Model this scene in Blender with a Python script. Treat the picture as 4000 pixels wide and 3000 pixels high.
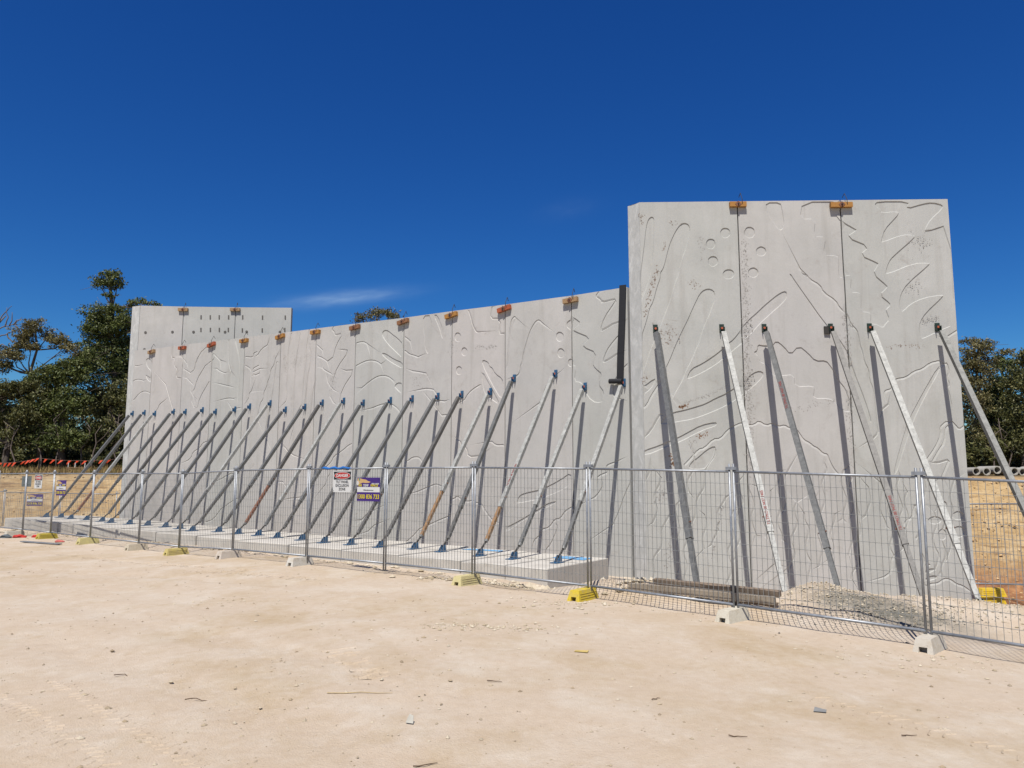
import bpy, bmesh, math, random
import numpy as np
from mathutils import Vector, Matrix
from mathutils.geometry import delaunay_2d_cdt

for o in list(bpy.data.objects): bpy.data.objects.remove(o)
scene = bpy.context.scene
COL = scene.collection
R = math.radians
EYE = 1.75

# ------------------------------------------------------------------ camera
cam_d = bpy.data.cameras.new('camera'); cam = bpy.data.objects.new('camera', cam_d); COL.objects.link(cam)
cam.location = (0, 0, EYE); cam.rotation_euler = (R(90) + math.atan(206.5/1661), 0, 0)
cam_d.sensor_width = 36; cam_d.lens = 36*1661/2212; cam_d.clip_start = .05; cam_d.clip_end = 3000
scene.camera = cam
scene.render.resolution_x, scene.render.resolution_y = 1024, 768

# ------------------------------------------------------------------ sky, sun, exposure
SUN_EL = R(60); LX, LY = .235, .972                       # horizontal travel of the light
w = bpy.data.worlds.new('World'); scene.world = w; w.use_nodes = True
nt = w.node_tree; nt.nodes.clear()
sky = nt.nodes.new('ShaderNodeTexSky'); sky.sky_type = 'NISHITA'; sky.sun_disc = False
sky.sun_elevation = SUN_EL; sky.sun_rotation = math.atan2(-LX, -LY)
sky.altitude = 100; sky.air_density = 1.0; sky.dust_density = 0.15; sky.ozone_density = 4.5
bg = nt.nodes.new('ShaderNodeBackground'); bg.inputs['Strength'].default_value = .066
wo = nt.nodes.new('ShaderNodeOutputWorld')
# deep, saturated late-morning blue, plus two small wisps of cirrus
hs = nt.nodes.new('ShaderNodeHueSaturation'); hs.inputs['Saturation'].default_value = 1.15; hs.inputs['Hue'].default_value = .5
nt.links.new(sky.outputs['Color'], hs.inputs['Color'])
sep = nt.nodes.new('ShaderNodeSeparateColor'); nt.links.new(hs.outputs['Color'], sep.inputs[0]); comb = nt.nodes.new('ShaderNodeCombineColor')
def wm(op, a, b):
    n = nt.nodes.new('ShaderNodeMath'); n.operation = op
    for i, q in enumerate((a, b)):
        if isinstance(q, (int, float)): n.inputs[i].default_value = q
        else: nt.links.new(q, n.inputs[i])
    return n.outputs[0]
for ch, ex in ((0, 1.0), (1, .78)):                       # clear dry air: red and green thin out towards the zenith
    nt.links.new(wm('MULTIPLY', sep.outputs[ch], wm('POWER', wm('DIVIDE', sep.outputs[ch], sep.outputs[2]), ex)), comb.inputs[ch])
nt.links.new(sep.outputs[2], comb.inputs[2])
tc = nt.nodes.new('ShaderNodeTexCoord')
def wisp(axis, right, up, sx, sy, strength, prev):
    """adds a faint streak of cloud around the direction axis"""
    def dot(v):
        n = nt.nodes.new('ShaderNodeVectorMath'); n.operation = 'DOT_PRODUCT'
        nt.links.new(tc.outputs['Generated'], n.inputs[0]); n.inputs[1].default_value = v; return n.outputs['Value']
    def m(op, a, b=None):
        n = nt.nodes.new('ShaderNodeMath'); n.operation = op
        for i, q in enumerate((a, b)):
            if q is None: continue
            if isinstance(q, (int, float)): n.inputs[i].default_value = q
            else: nt.links.new(q, n.inputs[i])
        return n.outputs[0]
    a = m('DIVIDE', dot(right), sx); b = m('DIVIDE', dot(up), sy)
    r2 = m('ADD', m('MULTIPLY', a, a), m('MULTIPLY', b, b))
    fall = m('POWER', 2.718, m('MULTIPLY', r2, -1.0))
    mp = nt.nodes.new('ShaderNodeMapping'); mp.vector_type = 'POINT'
    cmb = nt.nodes.new('ShaderNodeCombineXYZ'); nt.links.new(a, cmb.inputs[0]); nt.links.new(b, cmb.inputs[1])
    nt.links.new(cmb.outputs[0], mp.inputs[0]); mp.inputs['Scale'].default_value = (1.2, .7, 1)
    nz = nt.nodes.new('ShaderNodeTexNoise'); nz.inputs['Scale'].default_value = 1.6; nz.inputs['Detail'].default_value = 8
    nt.links.new(mp.outputs[0], nz.inputs['Vector'])
    front = m('GREATER_THAN', dot(axis), 0)
    fac = m('MULTIPLY', m('MULTIPLY', fall, front), m('MULTIPLY', nz.outputs['Fac'], strength))
    mx = nt.nodes.new('ShaderNodeMixRGB'); nt.links.new(fac, mx.inputs['Fac']); nt.links.new(prev, mx.inputs['Color1'])
    mx.inputs['Color2'].default_value = (6.5, 8.6, 10.5, 1)
    return mx.outputs['Color']
def wisp_dir(ax):
    ax = Vector(ax).normalized(); rt = ax.cross(Vector((0, 0, 1))).normalized(); up = rt.cross(ax)
    c, s = math.cos(.16), math.sin(.16)
    return ax, rt*c + up*s, up*c - rt*s
outc = wisp(*wisp_dir((-.226, 1, .239)), .066, .008, .42, comb.outputs['Color'])
outc = wisp(*wisp_dir((.075, 1, .362)), .035, .012, .03, outc)
nt.links.new(outc, bg.inputs['Color']); nt.links.new(bg.outputs[0], wo.inputs[0])

sd = bpy.data.lights.new('sun', 'SUN'); sd.energy = 5.0; sd.angle = R(.53); sd.color = (1, .955, .89)
sun = bpy.data.objects.new('sun', sd); COL.objects.link(sun)
ld = Vector((LX*math.cos(SUN_EL), LY*math.cos(SUN_EL), -math.sin(SUN_EL)))
sun.rotation_euler = ld.to_track_quat('-Z', 'Y').to_euler(); sun.location = (-8, -20, 40)
vs = scene.view_settings; vs.view_transform = 'Standard'; vs.look = 'None'; vs.exposure = .45; vs.gamma = 1; vs.use_curve_mapping = False
scene.render.engine = 'CYCLES'

# ------------------------------------------------------------------ helpers
def lin(h):
    h = h.lstrip('#'); c = [int(h[i:i+2], 16)/255 for i in (0, 2, 4)]
    return tuple(x/12.92 if x <= .04045 else ((x+.055)/1.055)**2.4 for x in c)
class N:
    """small wrapper for building node materials"""
    def __init__(s, name, rough=.8, metal=0):
        s.m = bpy.data.materials.new(name); s.m.use_nodes = True; s.t = s.m.node_tree
        s.b = s.t.nodes['Principled BSDF']; s.b.inputs['Roughness'].default_value = rough; s.b.inputs['Metallic'].default_value = metal
        s.coord = s.t.nodes.new('ShaderNodeTexCoord'); s.k = .80      # overall reflectance of the dusty site
    def link(s, a, b): s.t.links.new(a, b)
    def pos(s, scale=(1, 1, 1), src='Object', rot=(0, 0, 0)):
        mp = s.t.nodes.new('ShaderNodeMapping'); mp.inputs['Scale'].default_value = scale; mp.inputs['Rotation'].default_value = rot
        if src == 'World':
            g = s.t.nodes.new('ShaderNodeNewGeometry'); s.link(g.outputs['Position'], mp.inputs[0])
        else: s.link(s.coord.outputs[src], mp.inputs[0])
        return mp.outputs[0]
    def noise(s, vec, scale, detail=6, rough=.6, dist=0):
        n = s.t.nodes.new('ShaderNodeTexNoise'); n.inputs['Scale'].default_value = scale; n.inputs['Detail'].default_value = detail
        n.inputs['Roughness'].default_value = rough; n.inputs['Distortion'].default_value = dist; s.link(vec, n.inputs['Vector']); return n.outputs['Fac']
    def ramp(s, fac, stops):
        n = s.t.nodes.new('ShaderNodeValToRGB'); s.link(fac, n.inputs[0]); e = n.color_ramp.elements
        while len(e) < len(stops): e.new(.5)
        for k, (p, c) in zip(e, stops):
            k.position = p; k.color = (*c, 1) if not isinstance(c, (int, float)) else (c, c, c, 1)
        return n.outputs['Color']
    def mix(s, fac, a, b, kind='MIX'):
        n = s.t.nodes.new('ShaderNodeMixRGB'); n.blend_type = kind
        for i, q in zip(('Fac', 'Color1', 'Color2'), (fac, a, b)):
            if isinstance(q, (int, float)): n.inputs[i].default_value = q if i == 'Fac' else (q, q, q, 1)
            elif isinstance(q, tuple): n.inputs[i].default_value = (*q, 1)
            else: s.link(q, n.inputs[i])
        return n.outputs['Color']
    def math(s, op, a, b=0.):
        n = s.t.nodes.new('ShaderNodeMath'); n.operation = op
        for i, q in enumerate((a, b)):
            if isinstance(q, (int, float)): n.inputs[i].default_value = q
            else: s.link(q, n.inputs[i])
        return n.outputs[0]
    def attr(s, name):
        n = s.t.nodes.new('ShaderNodeAttribute'); n.attribute_name = name; return n.outputs['Fac']
    def objcol(s): return s.t.nodes.new('ShaderNodeObjectInfo').outputs['Color']
    def island(s):
        g = s.t.nodes.new('ShaderNodeNewGeometry'); return g.outputs['Random Per Island']
    def color(s, c):
        k = s.k
        if isinstance(c, tuple): s.b.inputs['Base Color'].default_value = (*(x*k for x in c), 1)
        else: s.link(s.mix(1., c, (k, k, k), 'MULTIPLY') if k != 1 else c, s.b.inputs['Base Color'])
        return s
    def bump(s, fac, strength=.3, dist=.02):
        n = s.t.nodes.new('ShaderNodeBump'); n.inputs['Strength'].default_value = strength; n.inputs['Distance'].default_value = dist
        s.link(fac, n.inputs['Height']); s.link(n.outputs[0], s.b.inputs['Normal']); return s
MATS = {}
def plain(key, hexcol, rough=.7, metal=0, var=.18, scale=9, bump=0.):
    if key in MATS: return MATS[key]
    n = N(key, rough, metal); c = tuple(x*.78 for x in lin(hexcol))
    nz = n.noise(n.pos(), scale, 5)
    f = n.ramp(nz, [(.3, tuple(x*(1-var) for x in c)), (.7, tuple(min(1, x*(1+var)) for x in c))])
    n.color(f)
    if bump: n.bump(n.noise(n.pos(), scale*6, 4), bump, .01)
    MATS[key] = n.m; return n.m

class MB:
    """collects boxes, bars, tubes and loose faces in world space"""
    def __init__(s): s.v = []; s.f = []
    def add(s, vs, fs):
        b = len(s.v); s.v += [tuple(p) for p in vs]; s.f += [tuple(b+i for i in f) for f in fs]; return s
    def box(s, c, ax, ay, az, hx, hy, hz):
        c = Vector(c); ax, ay, az = (Vector(a).normalized() for a in (ax, ay, az))
        v = [c + ax*hx*i + ay*hy*j + az*hz*k for k in (-1, 1) for j in (-1, 1) for i in (-1, 1)]
        return s.add(v, [(0, 2, 3, 1), (4, 5, 7, 6), (0, 1, 5, 4), (2, 6, 7, 3), (0, 4, 6, 2), (1, 3, 7, 5)])
    def beam(s, p, q, wd, ht, side=None):
        p, q = Vector(p), Vector(q); d = (q-p).normalized()
        sd_ = Vector(side) if side is not None else (d.cross(Vector((0, 0, 1))) if abs(d.z) < .99 else Vector((1, 0, 0)))
        sd_ = (sd_ - d*sd_.dot(d)).normalized(); up = d.cross(sd_)
        return s.box((p+q)/2, d, sd_, up, (q-p).length/2, wd/2, ht/2)
    def tube(s, pts, rad, k=8, cap=True):
        pts = [Vector(p) for p in pts]; rs = rad if isinstance(rad, (list, tuple)) else [rad]*len(pts)
        b = len(s.v); ref = None
        for i, p in enumerate(pts):
            d = (pts[min(i+1, len(pts)-1)] - pts[max(i-1, 0)]).normalized()
            if ref is None: ref = d.orthogonal().normalized()
            ref = (ref - d*ref.dot(d)).normalized(); o = d.cross(ref)
            for j in range(k):
                a = 2*math.pi*j/k; s.v.append(tuple(p + (ref*math.cos(a)+o*math.sin(a))*rs[i]))
        for i in range(len(pts)-1):
            for j in range(k):
                s.f.append((b+i*k+j, b+i*k+(j+1) % k, b+(i+1)*k+(j+1) % k, b+(i+1)*k+j))
        if cap:
            s.f.append(tuple(b+j for j in reversed(range(k)))); s.f.append(tuple(b+(len(pts)-1)*k+j for j in range(k)))
        return s
    def build(s, name, mat, parent=None, smooth=False):
        off = Vector(parent.location) if parent is not None else Vector((0, 0, 0))
        if parent is not None and parent.parent is not None: off = off + Vector(parent.parent.location)
        me = bpy.data.meshes.new(name); me.from_pydata([tuple(Vector(p)-off) for p in s.v], [], s.f); me.update()
        if smooth: me.polygons.foreach_set('use_smooth', [True]*len(me.polygons))
        if mat is not None: me.materials.append(mat)
        o = bpy.data.objects.new(name, me); COL.objects.link(o)
        if parent is not None: o.parent = parent
        return o
def tag(o, label=None, cat=None, group=None, kind=None):
    for k, v in (('label', label), ('category', cat), ('group', group), ('kind', kind)):
        if v: o[k] = v
    return o
def thing(name, loc, label, cat, group=None):
    o = bpy.data.objects.new(name, None); o.empty_display_size = .1; o.location = loc; COL.objects.link(o)
    return tag(o, label, cat, group)
def sstep(a, b, x):
    t = np.clip((x-a)/(b-a), 0, 1); return t*t*(3-2*t)
rnd = random.Random(11); nrs = np.random.RandomState(7)
def vnoise(x, y, seed=0):
    """cheap value noise, vectorised"""
    xi = np.floor(x).astype(int); yi = np.floor(y).astype(int); fx = x-xi; fy = y-yi
    def h(a, b):
        k = np.sin(a*127.1 + b*311.7 + seed*74.7)*43758.5453; return k-np.floor(k)
    fx = fx*fx*(3-2*fx); fy = fy*fy*(3-2*fy)
    return (h(xi, yi)*(1-fx)+h(xi+1, yi)*fx)*(1-fy) + (h(xi, yi+1)*(1-fx)+h(xi+1, yi+1)*fx)*fy
def fbm(x, y, seed=0, oct=4):
    s = 0; a = .5
    for i in range(oct): s = s + a*(vnoise(x, y, seed+i)-.5); x = x*2.03; y = y*2.03; a *= .5
    return s

# ------------------------------------------------------------------ site layout
FENCE = [(-19.4, 28.05), (-17.67, 26.7), (-15.87, 25.32), (-14.2, 24.04), (-12.09, 22.41), (-9.88, 20.71), (-8.28, 19.48), (-6.44, 18.06), (-4.3, 16.41), (-2.43, 14.97),
         (-.67, 13.62), (1.2, 12.19), (3.05, 10.76), (4.9, 9.33), (6.79, 7.88)]
FENCE = FENCE[1:]
FTOP = [1.95, 1.95, 1.94, 1.92, 1.91, 1.90, 1.96, 1.97, 1.97, 1.96, 1.92, 1.86, 1.78, 1.66]
FD = Vector((.793, -.609, 0)); FN = Vector((-.609, -.793, 0))          # along the fence / towards the camera side
LN = Vector((.568, .823, 0)).normalized(); LT = Vector((LN.y, -LN.x, 0))  # long wall: into the wall / along it to the right
def on_long(u, z, d=0):                                                  # u = metres from the left end, d = metres in front of the face
    p = LN*16.7 + LT*(u-30.22) - LN*d; return Vector((p.x, p.y, z))
TA = Vector((3.1, 18.06, 0)); TD = (Vector((10.5, 17.84, 0))-TA).normalized(); TN = Vector((-TD.y, TD.x, 0))
def on_tall(u, z, d=0):
    p = TA + TD*u - TN*d; return Vector((p.x, p.y, z))
FX = np.array([p[0] for p in FENCE]); FG = np.array(FTOP)-2.0
def slab_top(u): return np.interp(u, [1, 22.4], [.40, .075])
def ground_z(X, Y, fine=True):
    X = np.asarray(X, float); Y = np.asarray(Y, float)
    q = (X-4.9)*(.609) + (Y-9.33)*(.793)                 # metres behind the fence
    z = np.interp(X, FX, FG)
    near = sstep(-7, -2.5, q); z = z*near + (-.05)*(1-near)
    ul = X*LT.x + Y*LT.y + 30.22; dl = 16.7 - (X*LN.x + Y*LN.y)
    # ground in front of the footing slab
    left = 1-sstep(22.0, 23.2, ul)
    zs = slab_top(ul) - .27
    b = sstep(.1, 1.3, q)*left; z = z*(1-b) + zs*b
    # hollow between slab and wall
    z = z - .35*sstep(2.6, 1.8, dl)*left
    # excavation in front of and beyond the tall wall
    pit = sstep(12.9, 17.0, Y)*(1-left)
    z = z*(1-pit) + (-1.12)*pit
    # berms behind the near fence
    def ridge(x0, y0, x1, y1, h0, h1, wd):
        dx, dy = x1-x0, y1-y0; L2 = dx*dx+dy*dy; t = np.clip(((X-x0)*dx+(Y-y0)*dy)/L2, 0, 1)
        dd = np.hypot(X-x0-t*dx, Y-y0-t*dy); return (h0+(h1-h0)*t)*np.exp(-(dd/wd)**2)
    berm = np.maximum.reduce([ridge(1.7, 13.0, 3.9, 12.2, .20, .24, .75), ridge(1.9, 12.5, 3.7, 11.05, .14, .14, .5), ridge(4.1, 11.9, 4.55, 11.7, .24, .38, .6), ridge(4.55, 11.7, 5.0, 11.4, .38, .36, .75), ridge(5.0, 11.4, 7.4, 11.0, .36, .34, .8), ridge(7.4, 11.0, 11, 10.4, .34, .3, .9)])
    z = z + berm*sstep(.05, .9, q)*(1+.5*fbm(X*2.2, Y*2.2, 31))
    z = z + .24*np.exp(-((X-10.2)/.9)**2-((Y-16.7)/.8)**2)
    # hollow behind the slab's far end, then the cut bank that runs behind all the walls
    z = z - .65*sstep(28.3, 30.5, Y)*(1-sstep(-13, -11, X))
    by = np.interp(X, [-10, 9], [33.6, 20.2]) + 1.2*fbm(X*.45, Y*.1, 3)
    wdt = np.interp(X, [-10, 9], [3.2, 2.6])
    t = np.clip((Y-by)/wdt, 0, 1)
    prof = np.interp(t, [0, .12, .45, .5, .9, 1], [0, .10, .55, .57, .96, 1])
    top = np.interp(X, [-10, 9], [1.98, 1.80])
    bank = prof*(1+.26*fbm(X*1.1, Y*1.4, 8)*(1-prof*.6)) + .10*np.abs(fbm(X*2.6, Y*2.2, 9))*np.sin(np.pi*np.clip(t, 0, 1))
    z = z*(1-np.clip(bank, 0, 1)) + top*np.clip(bank, 0, 1)
    z = z + np.where(t >= 1, sstep(3, 10, Y-by-wdt)*np.interp(X, [-10, 9], [.55, .15]), 0)
    if fine:
        z = z + .05*fbm(X*.7, Y*.7, 1) + .02*fbm(X*3.1, Y*3.1, 2) + .035*sstep(9, 15, Y)*sstep(-2, -8, X)*np.abs(fbm(X*1.7, Y*2.6, 17))
        rough_ = sstep(.3, 1.2, q); z = z + rough_*.07*fbm(X*4, Y*4, 5)
        for (x0, y0, ang, wd) in ((-4.6, 8.5, 2.45, .32), (-3.6, 9.3, 2.45, .32), (-9, 15.5, 2.75, .3), (-7.5, 15.2, 2.7, .3)):   # wheel tracks
            s_ = (X-x0)*math.cos(ang)+(Y-y0)*math.sin(ang); c_ = -(X-x0)*math.sin(ang)+(Y-y0)*math.cos(ang)
            m_ = np.exp(-(c_/wd)**4)*np.exp(-(s_/5.5)**4); z = z + m_*(-.012 + .009*np.sign(np.sin(s_*2*math.pi/.16 + np.abs(c_)*9)))
    return z
def gz(x, y): return float(ground_z(np.array([x]), np.array([y]))[0])

# relief drawn on the walls, in metres (along the wall, height)
TALL_RECESS = [
'0,6.68 0.09,7.28 0.16,7.85 0.22,8.04 0.3,8.1 0.35,8.05 0.35,7.95 0.33,7.55 0.31,7.11 0.23,6.59 0,5.97',
'-0.01,5.14 0.12,5.52 0.2,5.84 0.29,5.99 0.38,6.33 0.47,6.56 0.47,6.7 0.54,6.79 0.59,6.93 0.65,7.18 0.72,7.41 0.82,7.64 0.92,7.81 1,7.9 1.09,7.93 1.18,7.89 1.22,7.77 1.18,7.59 1.13,7.4 1.08,7.22 1.02,7.08 0.96,6.9 0.9,6.63 0.82,6.43 0.76,6.23 0.7,6.02 0.58,5.72 0.5,5.52 0.4,5.27 0.18,4.78 0.09,4.49 -0.02,4.18',
'0.53,4.35 0.65,4.58 0.74,4.8 0.86,5.07 0.97,5.29 1.11,5.56 1.23,5.83 1.31,5.99 1.4,6.17 1.52,6.28 1.67,6.29 1.77,6.19 1.74,5.98 1.68,5.83 1.62,5.67 1.53,5.49 1.41,5.18 1.34,4.95 1.29,4.86 1.15,4.53 1.04,4.35 0.95,4.11 0.85,3.93 0.74,3.76 0.67,3.58',
'3.06,8.42 3.07,8.22 3.14,8.06 3.21,7.94 3.29,7.8 3.37,7.72 3.44,7.76 3.48,7.89 3.46,8.1 3.44,8.26 3.41,8.42',
'3.94,8.43 3.86,8 4.23,8 4.17,7.56 4.46,7.55 4.37,7.09 4.72,7.08 4.74,6.98 4.71,6.6 4.76,6.53 4.89,6.59 5.02,6.6 4.96,6.18 5.19,6.17 5.22,6.07 5.19,5.71 5.39,5.69 5.42,5.62 5.4,5.46 5.43,5.41 5.54,5.4 5.68,5.31 5.76,5.42 5.85,5.51 5.79,5.71 5.78,5.76 5.88,5.84 5.88,5.91 5.65,6.11 5.84,6.29 5.84,6.33 5.52,6.63 5.66,6.85 5.66,6.89 5.24,7.09 5.48,7.3 4.94,7.54 5.19,7.7 5.19,7.72 4.7,8.02 4.87,8.19 4.88,8.42',
'5.74,8.42 5.65,8.33 5.81,8.21 5.79,8.13 6.21,8.17 6.22,8.1 6.09,7.96 5.87,7.73 5.76,7.43 5.79,7.4 6.28,7.59 6.56,7.57 6.56,7.51 6.03,7.06 5.92,6.93 5.82,6.67 5.85,6.61 6.5,6.88 6.87,6.88 6.87,6.85 6.32,6.39 6.15,6.13 6.1,5.91 6.13,5.72 6.18,5.71 6.35,5.88 6.66,6.03 7.14,6.11 7.13,6.06 6.71,5.68 6.56,5.46 6.51,5.24 6.55,5.07 6.6,5.05 6.89,5.19 7.37,5.4 7.4,7.84 6.83,7.65 6.82,7.72 6.96,7.95 7.24,8.2 7.29,8.31 7.04,8.38 6.82,8.35 6.41,8.23 6.49,8.41',
'2.03,4.96 2.17,5.06 2.33,5.26 2.4,5.37 2.54,5.53 2.72,5.68 2.92,5.87 3.1,6.02 3.24,6.13 3.4,6.22 3.47,6.19 3.46,6.06 3.36,5.93 3.07,5.68 2.77,5.41 2.59,5.19 2.41,5.06 2.34,4.95 1.96,4.64 1.74,4.46 1.4,4.26 1.07,4.11 1.04,4.15 1.15,4.36 1.39,4.47 1.63,4.62 1.86,4.79',
'0.7,3.32 0.94,3.37 1.23,3.45 1.45,3.52 1.71,3.66 1.95,3.76 2.17,3.91 2.42,4.1 2.6,4.25 2.75,4.3 2.85,4.24 2.79,4.12 2.59,3.93 2.39,3.78 2.16,3.61 1.92,3.47 1.59,3.32 1.15,3.16 0.72,3.09 0.52,3.05 0.39,3.05 0.42,3.1 0.53,3.25',
'0.8,2.73 1.04,2.86 1.34,3.02 1.67,3.09 1.71,3.04 1.65,2.99 1.36,2.9 0.82,2.62 0.51,2.51 0.01,2.3 -0,2.43 0.34,2.54',
'-0.02,3.91 0.29,4.14 0.28,4.05 0.2,3.89 -0,3.74',
'2.64,4.75 2.72,4.79 2.73,4.93 2.86,4.9 3.07,4.9 3.17,5.02 3.32,4.9 3.49,4.68 3.69,4.9 3.9,4.72 4.06,4.53 4.31,4.54 4.39,4.43 4.48,4.29 4.59,4.05 4.73,3.87 4.78,3.68 4.87,3.46 4.85,3.34 4.66,3.32 4.45,3.55 4.37,3.64 3.96,3.64 4.01,3.83 3.99,3.94 3.56,3.91 3.55,4.21 3.24,4.18 3.05,4.18 2.89,4.47 2.76,4.5 2.74,4.63 2.66,4.71',
'1.01,2 1.08,2.15 1.24,2.26 1.46,2.45 1.63,2.53 1.66,2.47 1.56,2.21 1.42,2.04 1.36,1.99',
'6.92,4.41 6.52,3.78 6.14,3.13 5.91,2.49 5.72,1.89 5.78,1.87 5.96,2.36 6.22,3.05 6.56,3.69 6.94,4.3',
'6.31,-0.29 6.46,-0.25 6.53,-0.29 6.3,-0.39',
'6.3,-0.46 6.47,-0.41 6.56,-0.44 6.52,-0.49 6.3,-0.54',
'6.32,-0.15 6.4,-0.15 6.43,-0.19 6.31,-0.22',
'3.54,6.65 3.59,6.62 3.64,6.52 4.39,5.34 4.6,5.13 4.88,4.64 4.92,4.36 5.18,3.57 5.29,3.11 5.26,3.06 5.21,3.22 5.14,3.57 4.88,4.31 4.83,4.62 4.54,5.16 4.35,5.35 3.64,6.47',
'2.17,7.67 2.17,7.62 2.14,7.59 2.11,7.56 2.07,7.55 2.03,7.55 2,7.56 1.97,7.59 1.95,7.63 1.94,7.67 1.95,7.71 1.97,7.75 2,7.78 2.04,7.79 2.08,7.79 2.12,7.78 2.15,7.75 2.17,7.71',
'1.81,7.4 1.8,7.36 1.78,7.32 1.75,7.29 1.71,7.27 1.68,7.28 1.64,7.29 1.61,7.32 1.59,7.36 1.59,7.4 1.6,7.44 1.62,7.48 1.65,7.51 1.68,7.52 1.72,7.52 1.76,7.51 1.79,7.48 1.8,7.44',
'1.86,6.97 1.85,6.92 1.83,6.89 1.79,6.86 1.76,6.84 1.72,6.84 1.68,6.86 1.65,6.89 1.63,6.92 1.63,6.97 1.63,7.01 1.65,7.05 1.69,7.08 1.72,7.09 1.76,7.09 1.8,7.08 1.83,7.05 1.85,7.01',
'2.23,6.64 2.22,6.6 2.2,6.57 2.16,6.54 2.12,6.53 2.07,6.53 2.03,6.54 2,6.57 1.98,6.6 1.97,6.65 1.98,6.69 2,6.72 2.04,6.75 2.08,6.76 2.13,6.76 2.17,6.75 2.21,6.72 2.23,6.68',
'2.76,7.67 2.76,7.63 2.73,7.58 2.7,7.55 2.66,7.54 2.61,7.54 2.57,7.56 2.54,7.59 2.52,7.63 2.52,7.68 2.53,7.72 2.55,7.76 2.58,7.8 2.62,7.81 2.67,7.81 2.71,7.79 2.74,7.76 2.76,7.72',
'3.02,7.2 3.01,7.16 2.99,7.13 2.95,7.1 2.91,7.09 2.87,7.09 2.84,7.11 2.8,7.13 2.79,7.17 2.78,7.21 2.79,7.24 2.81,7.28 2.84,7.3 2.88,7.32 2.92,7.32 2.96,7.3 2.99,7.28 3.01,7.24',
'2.81,6.68 2.8,6.64 2.78,6.6 2.75,6.58 2.71,6.56 2.67,6.56 2.63,6.58 2.6,6.6 2.58,6.64 2.57,6.68 2.58,6.72 2.6,6.76 2.64,6.79 2.68,6.8 2.72,6.8 2.75,6.78 2.78,6.76 2.8,6.72',
'6.89,1.12 6.88,1.07 6.86,1.03 6.84,1 6.81,0.99 6.79,0.99 6.76,1 6.74,1.03 6.73,1.07 6.73,1.12 6.74,1.17 6.75,1.21 6.78,1.24 6.8,1.26 6.83,1.26 6.86,1.24 6.88,1.21 6.89,1.17',
'6.74,0.83 6.73,0.8 6.7,0.77 6.66,0.75 6.61,0.74 6.56,0.74 6.51,0.75 6.48,0.77 6.45,0.8 6.44,0.83 6.46,0.86 6.48,0.88 6.52,0.9 6.57,0.91 6.62,0.91 6.67,0.9 6.71,0.88 6.73,0.86',
'6.83,0.5 6.82,0.46 6.8,0.42 6.78,0.4 6.74,0.38 6.71,0.38 6.68,0.4 6.66,0.42 6.65,0.46 6.64,0.5 6.65,0.55 6.67,0.58 6.7,0.61 6.73,0.63 6.76,0.63 6.79,0.61 6.81,0.58 6.83,0.55',
'7.25,0.93 7.24,0.9 7.21,0.87 7.18,0.85 7.14,0.84 7.09,0.84 7.05,0.85 7.02,0.87 7,0.9 6.99,0.93 7,0.96 7.03,0.99 7.06,1.01 7.1,1.03 7.15,1.03 7.19,1.01 7.22,0.99 7.24,0.96',
'7.24,0.57 7.23,0.52 7.2,0.49 7.17,0.46 7.13,0.44 7.08,0.44 7.05,0.46 7.01,0.49 6.99,0.52 6.99,0.57 7,0.61 7.02,0.65 7.06,0.68 7.1,0.69 7.15,0.69 7.19,0.68 7.22,0.65 7.24,0.61']
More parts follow.
